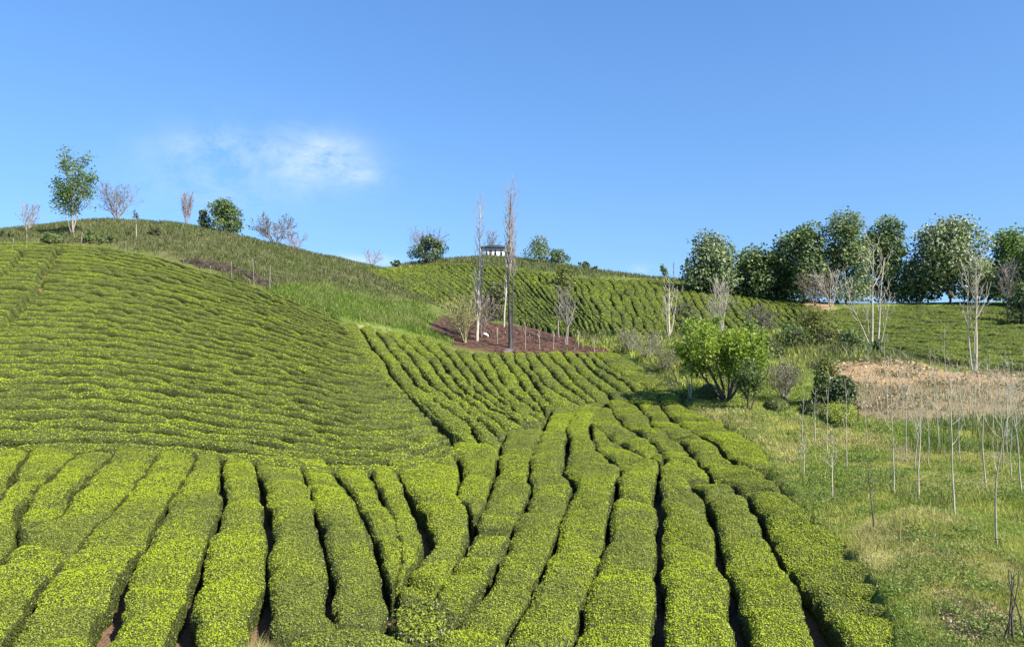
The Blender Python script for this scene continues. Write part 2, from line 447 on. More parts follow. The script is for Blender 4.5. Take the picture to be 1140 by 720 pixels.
    hz = (A0[:, 2] - zc(A0[:, 0], A0[:, 1]) - lift + h) / h
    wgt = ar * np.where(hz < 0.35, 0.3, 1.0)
    N = int(dens * wgt.sum())
    if N > 0:
        cell = rng.choice(len(ar), N, p=wgt / wgt.sum())
        p = rng.random((N, 1)); q = rng.random((N, 1))
        P = (A0[cell] * (1 - p) + A1[cell] * p) * (1 - q) + (A3[cell] * (1 - p) + A2[cell] * p) * q
        nn = nrm[cell]
        P = P + nn * rng.uniform(-0.01, 0.035 + shaggy, (N, 1)) * (lsize / 0.06) ** 0.6
        LV, LQ = quads_at(P, nn, np.full(N, lsize), rng, tilt=0.55)
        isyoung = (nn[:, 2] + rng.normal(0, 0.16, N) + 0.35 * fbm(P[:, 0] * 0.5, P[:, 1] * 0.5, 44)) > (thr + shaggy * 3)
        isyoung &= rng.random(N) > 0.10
        tq = np.concatenate([tq, np.clip(tq[cell] + rng.normal(0, 0.20, N), 0, 1)])
        Vall = np.concatenate([Vc, LV]); Qall = np.concatenate([Qc, LQ + len(Vc)])
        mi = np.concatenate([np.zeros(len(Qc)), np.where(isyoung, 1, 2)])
        sm = np.concatenate([np.ones(len(Qc), bool), np.zeros(len(LQ), bool)])
    else:
        Vall, Qall, mi, sm = Vc, Qc, np.zeros(len(Qc)), np.ones(len(Qc), bool)
    k = n // 2
    org = np.array([mid[k, 0], mid[k, 1], zg(mid[k, 0], mid[k, 1])])
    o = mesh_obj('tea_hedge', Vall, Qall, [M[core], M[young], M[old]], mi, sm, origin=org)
    at_ = o.data.attributes.new('tone', 'FLOAT', 'FACE'); at_.data.foreach_set('value', tq.astype(np.float32))
    return tag(o, label, 'tea hedge', group)

def gapfun(g):
    g = np.array([(p[0], p[1], p[2] if len(p) > 2 else 0.095) for p in g], float)
    return g
def gap_at(g, v):
    u = np.interp(v, g[:, 1], g[:, 0]); w = np.interp(v, g[:, 1], g[:, 2])
    lo = v < g[0, 1]; hi = v > g[-1, 1]
    s0 = (g[1, 0] - g[0, 0]) / (g[1, 1] - g[0, 1] + 1e-6); s1 = (g[-1, 0] - g[-2, 0]) / (g[-1, 1] - g[-2, 1] + 1e-6)
    u = np.where(lo, g[0, 0] + s0 * (v - g[0, 1]), u); u = np.where(hi, g[-1, 0] + s1 * (v - g[-1, 1]), u)
    return u, w
def sm1(a, k):
    if len(a) < 2 * k + 3: return a
    w = np.hanning(2 * k + 3)[1:-1]; w /= w.sum()
    return np.convolve(np.pad(a, k, mode='reflect', reflect_type='odd'), w, 'valid')

def hedge_between(gl, gr, v0, v1, label, group, dmin=9.0, minw=0.25, **kw):
    n = max(12, int((v1 - v0) / 1.2))
    v = np.linspace(v0, v1, n)
    ul, wl = gap_at(gl, v); ur, wr = gap_at(gr, v)
    k = max(1, int(4 / ((v1 - v0) / n)))
    ul = sm1(ul, k); ur = sm1(ur, k)
    ur = np.maximum(ur, ul + 2)
    PL = hits(np.column_stack([ul, v]), dmin)[:, :2]; PR = hits(np.column_stack([ur, v]), dmin)[:, :2]
    d = PR - PL; w = np.linalg.norm(d, axis=1)[:, None] + 1e-6; dn = d / w
    # wl, wr are half gap widths in metres measured square to the row
    C2 = (PL + PR) / 2; tn = np.gradient(C2, axis=0); tn /= np.linalg.norm(tn, axis=1)[:, None] + 1e-9
    sn = np.abs(dn[:, 0] * tn[:, 1] - dn[:, 1] * tn[:, 0])[:, None].clip(0.35, 1)
    wl = np.where(wl < 0.19, wl * 0.80, wl); wr = np.where(wr < 0.19, wr * 0.80, wr)
    il = np.minimum(wl[:, None] / sn, w * 0.3); ir = np.minimum(wr[:, None] / sn, w * 0.3)
    return hedge(PL + dn * il, PR - dn * ir, label, group, **kw)

G = {k: gapfun(v) for k, v in {
 'Y': [(-62,497),(-78,513),(-96,533),(-125,565),(-170,610),(-240,660)],
 'Z': [(-14,497),(-28,513),(-42,533),(-66,565),(-105,610),(-160,660)],
 'A': [(40,493),(36,496),(25,513,.13),(13,533,.13),(-10,565,0),(-45,610,0.02),(-90,660)],
 'B': [(95,492),(89,497),(74,510,.12),(56,531,.12),(37,547,.03),(26,562,.12),(21,578,.13),(14,600,0),(0,619,.08),(-30,645),(-80,690),(-120,730)],
 'C': [(130,496),(122,505,.11),(105,520),(92,537),(75,558),(60,573),(38,585,.03),(25,594,0),(14,602,.03),(0,619,.08),(-30,645),(-80,690),(-120,730)],
 'D': [(178,500),(174,503),(163,520,.08),(144,545,.06),(125,562,.08),(107,582,.08),(89,599,.06),(77,607,.05),(65,623,.10),(47,647,.11),(30,675,.13),(10,709,.15),(0,728,.15)],
 'E': [(218,507),(205,527,.06),(198,538,.08),(188,555,.10),(175,582,.08),(163,599,.04),(149,612,.12),(133,647,.15),(123,679,.24),(112,703,.20),(100,728,.14)],
 'F': [(247,508),(247,540,.11),(249,560,.12),(243,577,.09),(233,592,.06),(230,608,.06),(217,642,.12),(207,675,.18),(202,714,.24),(196,730,.24)],
 'G': [(280,508),(284,515),(296,545,.12),(299,597,.12),(297,631,.14),(293,660,.17),(293,698,.22),(294,715,.26)],
 'H': [(333,514),(338,522),(349,555,.11),(360,594,.12),(365,632,.12),(369,674,.12),(372,690,.0),(374,720,0)],
 'I': [(366,514),(370,520,.10),(396,555,.08),(405,575,.10),(416,598,.12),(420,617,.13),(432,640,.12),(435,656,.16),(428,674,.02),(426,690,.08)],
 'J': [(408,520),(414,529,.10),(426,550,.10),(433,560,-.03),(447,600,-.03),(447,630,-.02),(438,655,.0)],
 'K': [(434,516),(440,522,.10),(449,536,.12),(454,548,.17),(468,568,.2),(476,592,.2),(475,607,.17),(470,616,.09),(458,626,.0),(449,640,.06),(440,652,.10)],
 'L': [(510,512),(516,527,.09),(508,546,.02),(518,558,.04),(525,570,.13),(526,582,.13),(521,605,.06),(512,616,.0),(503,634,.07),(487,652,.0),(470,680,.0)],
 'M': [(556,505),(553,517,.08),(547,538,.10),(542,556,.06),(530,572,.05),(526,585,.10)],
 'N': [(612,462,.0),(604,480,.0),(594,500,.03),(590,513,.11),(589,529,.10),(592,541,.05),(588,554,.07),(575,575,.04),(567,596,.05),(558,612,.08),(546,632,.08),(537,653,.08),(520,672,.0),(504,686,.10),(490,702,.05),(470,730,0)],
 'O': [(642,453,.0),(630,474,.07),(633,488,.11),(632,506,.10),(626,522,.08),(637,531,.13),(637,543,.10),(630,561,.07),(625,578,.07),(618,598,.07),(602,639,.08),(593,658,.05),(577,677,.07),(567,698,.07),(552,730,.07)],
 'P': [(668,450,.0),(657,474,.08),(659,488,.04),(665,499,.10),(679,508,.10),(692,518,.06),(686,531,.10),(684,547,.16),(679,571,.09),(672,610,.09),(658,645,.02),(649,663,.13),(647,681,.13),(637,714,.06),(632,730,.05)],
 'Q': [(664,476,.05),(690,492,.07),(714,503,.07),(733,517,.07)],
 'R': [(684,458,.03),(693,469,.10),(700,474,.12),(716,485,.10),(735,499,.12),(740,507,.12),(735,519,.08),(731,536,.12),(733,557,.12),(740,568,.17),(733,590,.10),(731,632,.15),(737,653,.18),(737,684,.17),(732,730,.12)],
 'S': [(765,530,-.02),(771,537,.05),(775,543,.15),(786,559,.15),(797,585,.13),(801,620,.12),(816,637,.12),(817,653,.15),(820,684,.17),(833,730,.17)],
 'T': [(706,444,.05),(713,452,.10),(722,463,.08),(729,476,.12),(740,480,.05),(750,486,.10),(767,498,.12),(784,517,.13),(797,531,.12),(810,534,.08),(823,543,.12),(835,554,.13),(853,584,.13),(863,607,.14),(880,630,.15),(896,647,.14),(903,662,.18),(911,687,.22),(932,730,.22)],
 'U': [(735,446,.05),(740,457,.10),(758,472,.12),(777,482,.11),(795,491,.13),(809,505,.13),(821,515,.12),(838,521,.02)],
 'V1': [(750,440,.0),(760,451,.0),(800,468,.0),(832,488,.0),(858,510,.0),(862,524,.0)],
 'V': [(838,521,.02),(872,545,0),(905,575,0),(945,602,0),(985,640,0),(1002,680,0),(1018,730,0)],
 'd0': [(368,350),(372,356,.08),(387,371,.14),(393,387,.16),(405,400,.14),(421,415,.12),(424,424,.13),(444,433,.06),(458,442,.10),(475,459,.16),(482,466,.14),(495,476,.10),(505,486,.10),(508,502,.12)],
 'd1': [(400,361),(405,370,.12),(417,389,.14),(431,405,.14),(444,426,.14),(460,440,.03),(482,457,.05),(498,474,.08),(514,492,.05)],
 'd2': [(418,366),(423,373,.08),(440,396,.12),(465,426,.14),(480,440,.02),(503,459,.12),(523,471,.12),(531,485,.12)],
 'd3': [(428,368),(430,370,.08),(449,387,.10),(463,403,.12),(475,421,.13),(493,435,.12),(510,448,.03),(530,464,.08),(546,477,.05)],
 'd4': [(446,371),(449,375,.08),(465,389,.13),(479,401,.12),(489,417,.12),(505,433,.08),(530,452,.05),(556,471,.06)],
 'd5': [(462,374),(466,377,.07),(489,398,.12),(498,412,.13),(519,433,.10),(545,453,.06),(570,466,.03)],
 'd6': [(486,381),(493,387,.07),(510,408,.10),(524,426,.10),(548,447,.03),(572,465,.03)],
 'd7': [(505,388),(510,393,.07),(524,410,.10),(545,434,.10),(566,452,.05),(580,462,.03)],
 'd8': [(524,391),(538,410,.09),(552,430,.05),(572,452,.08),(590,459,.03)],
 'd9': [(542,391),(548,402,.08),(560,424,.10),(578,443,.06),(596,454,.05)],
 'd10': [(556,391),(560,397,.08),(571,413,.08),(588,435,.10),(603,451,.10)],
 'm0': [(572,391),(574,401,.10),(584,411,.12),(599,430,.12),(606,441,.12),(614,449,.10)],
 'm1': [(585,391),(593,411,.10),(607,426,.12),(623,438,.12),(640,446,.03)],
 'm3': [(596,391),(603,401,.11),(616,415,.11),(635,433,.14),(650,443,.03)],
 'm4': [(608,391),(618,400,.11),(630,411,.12),(645,431,.14),(660,442,.05)],
 'm5': [(626,391),(633,401,.12),(651,417,.12),(663,427,.14),(680,441,.03)],
 'm6': [(640,391),(657,408,.10),(675,422,.11),(688,433,.12),(700,441,.05)],
 'm7': [(651,391),(668,408,.11),(693,422,.11),(703,431,.12),(718,440,.05)],
 'm8': [(662,391),(682,410,.11),(704,422,.08),(726,430,.08),(738,441,.05)],
 'm9': [(688,391),(722,409,.05),(748,424,.0),(758,441,.0)],
}.items()}

FG = 'long clipped tea hedges of the front block'
LFT = [('Y','Z',492,640),('Z','A',491,650),('A','B',490,640),('B','C',490,590),('C','D',492,735),('D','E',496,735),('E','F',500,735),('F','G',502,735),('G','H',504,699),('H','I',507,692),('I','J',511,654),('J','K',514,650)]
RGT = [('K','L',506,656),('L','M',489,574),('M','N',474,583),('L','N',586,668),('N','O',452,735),('O','P',446,735),('P','Q',462,518),('Q','R',452,518),('P','R',508,735),('R','T',443,529),('R','S',522,735),('S','T',532,735),('T','U',440,519),('U','V1',438,521),('T','V',514,735)]
ORD = lambda n: f"{n}{'th' if 10 <= n % 100 <= 20 else {1:'st',2:'nd',3:'rd'}.get(n % 10,'th')}"
sd = 1
for k, (a, b, v0, v1) in enumerate(LFT):
    hedge_between(G[a], G[b], v0, v1, f'broad clipped tea hedge at front left, {ORD(k+1)} row from the left edge', FG, seed=sd, dens=2100, lsize=0.036, lump=0.15, creases=0.20); sd += 1
for k, (a, b, v0, v1) in enumerate(RGT):
    hedge_between(G[a], G[b], v0, v1, f'winding clipped tea hedge at front right, {ORD(k+1)} row from its left', FG, seed=sd, dens=1900, lsize=0.038, lump=0.20, creases=0.32); sd += 1

def hedge_image(up, lo, label, group, **kw):
    up = np.array(up, float); lo = np.array(lo, float)
    def rs(p, n=40):
        s = np.concatenate([[0], np.cumsum(np.linalg.norm(np.diff(p, axis=0), axis=1))]); t = np.linspace(0, s[-1], n)
        return np.column_stack([sm1(np.interp(t, s, p[:, k]), 4) for k in range(2)])
    return hedge(hits(rs(up))[:, :2], hits(rs(lo))[:, :2], label, group, **kw)
hedge_image([(312,706),(345,700),(400,698),(440,702),(478,714)], [(312,765),(345,760),(400,758),(440,760),(480,766)],
            'rounded tea hedge lying crosswise at the bottom edge below the fanned rows', FG, seed=301, dens=1300, lsize=0.046)
hedge_image([(430,672),(450,667),(480,664),(505,668)], [(434,700),(460,704),(485,703),(505,696)],
            'shaggy unclipped tea bush in the hollow where the front rows meet', FG, seed=302, dens=1500, lsize=0.055, shaggy=0.05, thr=0.70, h=0.62)
hedge_image([(225,722),(250,716),(280,722)], [(225,770),(250,770),(280,770)],
            'small rounded tea bush at the bottom edge beside the dry yellow tuft', FG, seed=303, dens=1300, lsize=0.046)

# contour rows on the left hill: equal steps up the slope between its foot and its brow
def stations_rows(stations, nrow, dmin=9.0):
    out = []
    for (b, t) in stations:
        q = np.linspace(0, 1, 160)
        P = hits(np.column_stack([b[0] + (t[0] - b[0]) * q, b[1] + (t[1] - b[1]) * q]), dmin)
        s = np.concatenate([[0], np.cumsum(np.linalg.norm(np.diff(P, axis=0), axis=1))])
        f = np.linspace(0, s[-1], nrow + 1)
        out.append(np.column_stack([np.interp(f, s, P[:, k]) for k in range(2)]))
    return np.array(out)          # station x gapline x 2
def gaplines(ST, n=150, wave=0.22, sc=0.22, seed=0):
    K = ST.shape[0]; R = ST.shape[1]
    out = []
    for r in range(R):
        p = ST[:, r]
        s = np.concatenate([[0], np.cumsum(np.linalg.norm(np.diff(p, axis=0), axis=1))]); t = np.linspace(0, s[-1], n)
        q = np.column_stack([sm1(np.interp(t, s, p[:, k]), 12) for k in range(2)])
        tn = np.gradient(q, axis=0); tn /= np.linalg.norm(tn, axis=1)[:, None] + 1e-9
        nr = np.column_stack([-tn[:, 1], tn[:, 0]])
        q = q + nr * (wave * 2 * fbm(q[:, 0] * sc, q[:, 1] * sc + r * 1.7, seed))[:, None]
        out.append(q)
    return out
def strip_rows(lines, labelf, group, gap=0.08, order=None, seed=0, **kw):
    R = len(lines) - 1
    for r in range(R):
        A = lines[r]; B = lines[r + 1]
        d = B - A; w = np.linalg.norm(d, axis=1)[:, None] + 1e-6; dn = d / w
        n = len(A); tt = np.arange(n)
        ga = gap * np.clip(0.9 + 2.2 * vnoise(tt * 0.16, np.full(n, r * 5.3), seed + 3), 0.05, 1.8)
        gb = gap * np.clip(0.9 + 2.2 * vnoise(tt * 0.16, np.full(n, (r + 1) * 5.3), seed + 3), 0.05, 1.8)
        i1 = np.minimum(ga[:, None], w * 0.3); i2 = np.minimum(gb[:, None], w * 0.3)
        hedge(A + dn * i1, B - dn * i2, labelf(r), group, seed=seed + r, **kw)

PATHS.append(hits([(66,276),(60,286),(52,297),(44,309),(46,317),(38,324),(29,333),(18,346),(8,357),(0,364)])[:, :2])
PATHS.append(hits([(26,278),(20,287),(10,298),(0,306),(-20,316)])[:, :2])
ST = [((-260,500),(-260,286)),((-120,497),(-120,277)),((0,499),(0,269)),((100,498),(100,272)),((200,505),(172,284)),((290,514),(232,302)),((370,519),(285,318)),((430,525),(330,336)),((484,518),(357,347)),((518,503),(378,355))]
rows = gaplines(stations_rows(ST, 36), n=170, wave=0.22, sc=0.20, seed=61)
strip_rows(rows, lambda r: f'narrow contour tea hedge on the left hill, {ORD(r+1)} row up from the front block',
           'contour tea hedges on the left hill', gap=0.12, seed=400, step=0.22, nc=11, dens=300, lsize=0.064, creases=0.14, lump=0.15, level=0.12, dome=0.09, thr=0.48)

PATHS.clear()
names = ['d0','d1','d2','d3','d4','d5','d6','d7','d8','d9','d10','m0','m1','m3','m4','m5','m6','m7','m8','m9']
for k in range(len(names) - 1):
    a, b = G[names[k]], G[names[k + 1]]
    v0 = min(a[0, 1], b[0, 1]) - 1; v1 = max(a[-1, 1], b[-1, 1]) + 4
    if k == 0: v0 = 358
    hedge_between(a, b, v0, v1, f'lumpy tea hedge of the middle slope, {ORD(k+1)} row right of the long diagonal gap',
                  'tea hedges of the middle slope', dmin=20, seed=500 + k, step=0.2, nc=13, dens=340, lsize=0.062, creases=0.22, lump=0.17, dome=0.10)
# remnant rows at the middle slope's right end; old-leaf tops paint in the trees' shade
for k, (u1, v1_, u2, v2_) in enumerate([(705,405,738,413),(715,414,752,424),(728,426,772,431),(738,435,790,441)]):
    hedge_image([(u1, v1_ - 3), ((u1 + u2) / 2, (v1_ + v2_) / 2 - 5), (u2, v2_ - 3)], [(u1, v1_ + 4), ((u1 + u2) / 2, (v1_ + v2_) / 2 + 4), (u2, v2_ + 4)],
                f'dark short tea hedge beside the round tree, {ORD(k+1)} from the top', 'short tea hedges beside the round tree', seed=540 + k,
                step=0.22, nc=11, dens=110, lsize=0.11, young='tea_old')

# far hill
FARP = [((405,299),(470,333)),((440,299),(530,349)),((480,293),(580,357)),((520,294),(615,366)),((560,297),(645,374)),((600,302),(662,375)),((640,308),(684,375)),((700,311),(735,374)),((750,312),(790,371)),((800,316),(850,368)),((840,321),(893,362)),((884,334),(930,361))]
def far_rows():
    def edge(idx):
        P = hits([p[idx] for p in FARP], 62)[:, :2]
        return P
    T = edge(0); B = edge(1)
    nrow = 60
    k = np.linspace(0, len(FARP) - 1, nrow + 1)
    lines = []
    x = np.arange(len(FARP))
    for q in k:
        t = np.array([np.interp(q, x, T[:, 0]), np.interp(q, x, T[:, 1])]); b = np.array([np.interp(q, x, B[:, 0]), np.interp(q, x, B[:, 1])])
        s = np.linspace(0, 1, 60)[:, None]
        p = t * (1 - s) + b * s
        d = (b - t) / np.linalg.norm(b - t); nr = np.array([-d[1], d[0]])
        p = p + nr * (1.1 * fbm(p[:, 0] * 0.09, p[:, 1] * 0.09 + q * 0.6, 71))[:, None]
        lines.append(p)
    strip_rows(lines, lambda r: f'distant tea hedge running down the far hill, {ORD(r+1)} row from the left',
               'tea hedges on the far hill', gap=0.12, seed=600, step=0.5, nc=10, dens=32, lsize=0.19, creases=0.09, lump=0.14, dome=0.03,
               young='tea_far', old='tea_far_old', core='tea_far_core', h=0.8)
far_rows()
# right terrace
ST3 = [((905,374),(905,347)),((945,384),(950,342)),((1000,390),(1000,340)),((1050,398),(1060,340)),((1090,403),(1100,340)),((1140,408),(1140,341)),((1300,405),(1300,339))]
rows = gaplines(stations_rows(ST3, 15, 55), n=90, wave=0.35, sc=0.12, seed=81)
strip_rows(rows, lambda r: f'tea hedge on the right terrace, {ORD(r+1)} row up from the dark edge',
           'tea hedges on the right terrace', gap=0.16, seed=700, step=0.4, nc=10, dens=60, lsize=0.15, creases=0.2, lump=0.25, level=0.16, dome=0.10, thr=0.45, young='tea_far', old='tea_far_old', core='tea_far_core')

#@@BEGIN
# ------------------------------------------------------------------ more materials
M['bark_pale'] = rough_mat('pale_bark', (0.36, 0.31, 0.22), (0.54, 0.49, 0.38), scale=6, bump=0.3, stretch=(1, 1, 0.4), dist=0.02)
M['bark_grey'] = rough_mat('grey_bark', (0.16, 0.13, 0.11), (0.30, 0.26, 0.22), scale=6, bump=0.3, stretch=(1, 1, 0.4), dist=0.02)
M['bark_mid'] = rough_mat('greyish_bark', (0.24, 0.20, 0.16), (0.38, 0.33, 0.28), scale=6, bump=0.2, stretch=(1, 1, 0.4), dist=0.02)
M['bark_sapling'] = rough_mat('sapling_bark', (0.32, 0.28, 0.20), (0.52, 0.46, 0.34), scale=5, bump=0.2, stretch=(1, 1, 0.5), dist=0.02)
M['bark_dark'] = rough_mat('dark_bark', (0.05, 0.042, 0.035), (0.12, 0.10, 0.085), scale=6, bump=0.3, stretch=(1, 1, 0.4), dist=0.02)
M['bark_char'] = rough_mat('scorched_bark', (0.025, 0.022, 0.022), (0.10, 0.09, 0.085), scale=3, bump=0.3, stretch=(1, 1, 0.3), dist=0.02)
M['twig_red'] = rough_mat('reddish_twig', (0.20, 0.15, 0.125), (0.32, 0.25, 0.215), scale=6, bump=0)
M['twig_yellow'] = rough_mat('yellowish_twig', (0.26, 0.23, 0.10), (0.40, 0.36, 0.17), scale=6, bump=0)
M['leaf_dark'] = leaf_mat('dark_evergreen_leaf', (0.042, 0.074, 0.022), (0.135, 0.180, 0.050), (0.052, 0.076, 0.030), transl=0.2, scale=0.5)
M['leaf_mid'] = leaf_mat('mid_green_leaf', (0.095, 0.150, 0.038), (0.225, 0.290, 0.080), (0.100, 0.135, 0.048), transl=0.3, scale=0.4)
M['leaf_bright'] = leaf_mat('bright_green_leaf', (0.140, 0.225, 0.020), (0.390, 0.490, 0.055), (0.130, 0.200, 0.026), transl=0.45, scale=0.8, spec=0.4)
M['leaf_spring'] = leaf_mat('fresh_spring_leaf', (0.085, 0.165, 0.022), (0.180, 0.280, 0.048), transl=0.4)
M['leaf_yellow'] = leaf_mat('yellow_green_leaf', (0.15, 0.17, 0.035), (0.27, 0.27, 0.07), (0.09, 0.11, 0.03), transl=0.35)
M['leaf_olive'] = leaf_mat('olive_leaf', (0.075, 0.088, 0.038), (0.150, 0.150, 0.065), (0.11, 0.09, 0.05), transl=0.25)
M['blossom'] = leaf_mat('white_blossom', (0.42, 0.43, 0.30), (0.62, 0.61, 0.48), transl=0.3)
M['leaf_greygreen'] = leaf_mat('grey_green_leaf', (0.130, 0.175, 0.060), (0.260, 0.310, 0.125), (0.10, 0.14, 0.06), transl=0.3)
M['grass'] = leaf_mat('grass_blade', (0.130, 0.200, 0.022), (0.370, 0.440, 0.058), (0.56, 0.53, 0.13), patch=0.85, transl=0.35, scale=0.7)
M['grass_lush'] = leaf_mat('lush_grass_blade', (0.100, 0.170, 0.022), (0.240, 0.315, 0.050), (0.27, 0.27, 0.09), patch=0.7, transl=0.4, scale=0.3)
M['grass_scrub'] = leaf_mat('scrub_blade', (0.060, 0.078, 0.024), (0.210, 0.205, 0.075), (0.110, 0.145, 0.030), patch=0.8, transl=0.3, scale=0.22)
M['grass_dry'] = leaf_mat('dry_grass_blade', (0.34, 0.30, 0.10), (0.58, 0.52, 0.20), (0.17, 0.17, 0.06), patch=0.5, transl=0.3, scale=0.6)
M['dead_twig'] = leaf_mat('dead_twig_blade', (0.20, 0.155, 0.085), (0.44, 0.36, 0.21), (0.15, 0.17, 0.05), patch=0.5, transl=0.2, scale=0.5)
M['broad_weed'] = leaf_mat('broad_weed_leaf', (0.085, 0.150, 0.025), (0.260, 0.340, 0.055), (0.12, 0.17, 0.05), patch=0.7, transl=0.35, scale=0.8)
M['rush'] = leaf_mat('rush_blade', (0.065, 0.125, 0.024), (0.165, 0.225, 0.048), (0.34, 0.30, 0.11), patch=0.6, transl=0.3, scale=0.5)
M['wall_white'] = rough_mat('white_plaster', (0.66, 0.66, 0.64), (0.76, 0.76, 0.75), scale=1.5, bump=0.05)
M['roof_dark'] = rough_mat('dark_roof_sheet', (0.03, 0.028, 0.028), (0.06, 0.055, 0.055), scale=3, bump=0.1)
M['glass_dark'] = rough_mat('dark_window_glass', (0.02, 0.022, 0.025), (0.04, 0.045, 0.05), scale=2, rough=0.15, bump=0, spec=0.5)
M['door'] = rough_mat('brown_door', (0.10, 0.06, 0.04), (0.15, 0.09, 0.06), scale=5, bump=0.1)
M['soil_dark'] = rough_mat('dark_cut_soil', (0.016, 0.012, 0.009), (0.10, 0.072, 0.05), scale=2.4, bump=1.0, dist=0.25)
M['burnt_leaf'] = leaf_mat('burnt_stubble', (0.04,0.026,0.022), (0.17,0.105,0.078), transl=0.1)
M['plastic'] = rough_mat('crumpled_white_sheet', (0.62, 0.63, 0.64), (0.8, 0.8, 0.8), scale=6, bump=0.4, rough=0.6)

# ------------------------------------------------------------------ branching
def tubes(segs, k=5):
    S = np.array(segs)
    p0, p1, r0, r1 = S[:, 0:3], S[:, 3:6], S[:, 6], S[:, 7]
    d = p1 - p0; d /= np.linalg.norm(d, axis=1)[:, None] + 1e-9
    a = np.where(np.abs(d[:, 2:3]) < 0.95, np.array([[0, 0, 1.0]]), np.array([[1.0, 0, 0]]))
    x = np.cross(d, a); x /= np.linalg.norm(x, axis=1)[:, None] + 1e-9; y = np.cross(d, x)
    th = np.arange(k) / k * 2 * math.pi
    ring = np.cos(th)[None, :, None] * x[:, None] + np.sin(th)[None, :, None] * y[:, None]
    A = p0[:, None] + ring * r0[:, None, None]; B = p1[:, None] + ring * r1[:, None, None]
    n = len(S); V = np.concatenate([A, B], 1).reshape(-1, 3)
    b = (np.arange(n) * 2 * k)[:, None]; i = np.arange(k)[None]; j = (np.arange(k)[None] + 1) % k
    Q = np.stack([b + i, b + k + i, b + k + j, b + j], -1)[:, :, ::-1].reshape(-1, 4)
    return V, Q

def unit(v): return v / (np.linalg.norm(v) + 1e-9)
def side_dir(d, ang, rng, az=None):
    a = np.array([0, 0, 1.0]) if abs(d[2]) < 0.95 else np.array([1.0, 0, 0])
    x = unit(np.cross(d, a)); y = np.cross(d, x)
    q = rng.uniform(0, 2 * math.pi) if az is None else az
    return unit(d * math.cos(ang) + (x * math.cos(q) + y * math.sin(q)) * math.sin(ang))

def branch(S, rng, p, d, L, r, lev, par, rmin):
    n = par['n'][min(lev, len(par['n']) - 1)]
    pts = [p]; rr = [r]; dirs = [d]
    for i in range(n):
        d = unit(d + rng.normal(0, par['wig'][min(lev, len(par['wig']) - 1)], 3) + np.array([0, 0, par['up'][min(lev, len(par['up']) - 1)]]))
        p = p + d * L / n
        q = max(rmin, r * (1 - par.get('taper', 0.8) * (i + 1) / n))
        S[min(lev, 1)].append((*pts[-1], *p, rr[-1], q)); pts.append(p); rr.append(q); dirs.append(d)
    if lev >= par['lev']:
        S[2].extend(pts[1:]); return
    if lev == par['lev'] - 1: S[2].extend(pts[n // 2 + 1:])
    k = par['k'][lev]; k = int(rng.integers(k[0], k[1] + 1)) if isinstance(k, tuple) else k
    for c in range(k):
        f = par['s'][lev] + (1 - par['s'][lev]) * (c + rng.uniform(0.1, 0.9)) / k
        i = min(int(f * n), n - 1); t = f * n - i
        b = pts[i] * (1 - t) + pts[i + 1] * t
        a = par['ang'][lev] * rng.uniform(0.75, 1.25)
        az = c * 2.399 + rng.normal(0, 0.4)
        branch(S, rng, b, side_dir(dirs[i + 1], a, rng, az), L * par['lr'][lev] * (1.12 - par.get('conic', 0.6) * f) * rng.uniform(0.75, 1.2),
               rr[i] * 0.58, lev + 1, par, rmin)

PAR = {
 'bare':   dict(lev=2, n=[9, 6, 4], wig=[0.07, 0.13, 0.18], up=[0.05, 0.10, 0.10], k=[(10, 12), (4, 6)], s=[0.28, 0.2], ang=[0.75, 0.65], lr=[0.46, 0.42]),
 'upright':dict(lev=2, n=[14, 5, 3], wig=[0.02, 0.06, 0.12], up=[0.05, 0.30, 0.25], k=[(40, 46), (3, 4)], s=[0.22, 0.15], ang=[0.62, 0.5], lr=[0.13, 0.5], conic=0.35, taper=0.85),
 'shrub':  dict(lev=2, n=[6, 5, 3], wig=[0.10, 0.14, 0.2], up=[0.02, 0.06, 0.08], k=[(7, 9), (5, 6)], s=[0.15, 0.2], ang=[0.6, 0.6], lr=[0.55, 0.45]),
 'forked': dict(lev=2, n=[10, 7, 4], wig=[0.03, 0.08, 0.15], up=[0.05, 0.16, 0.12], k=[(9, 11), (4, 5)], s=[0.42, 0.25], ang=[0.72, 0.6], lr=[0.36, 0.36], taper=0.88),
 'sapling':dict(lev=2, n=[12, 7, 3], wig=[0.035, 0.06, .1], up=[0.03, 0.24, .2], k=[(6, 9), (1, 3)], s=[0.42, .3], ang=[1.3, .6], lr=[0.20, .4], taper=0.85, conic=0.4),
 'leafy':  dict(lev=2, n=[9, 6, 4], wig=[0.05, 0.12, 0.18], up=[0.05, 0.10, 0.06], k=[(15, 18), (7, 9)], s=[0.30, 0.2], ang=[0.85, 0.7], lr=[0.46, 0.42]),
}

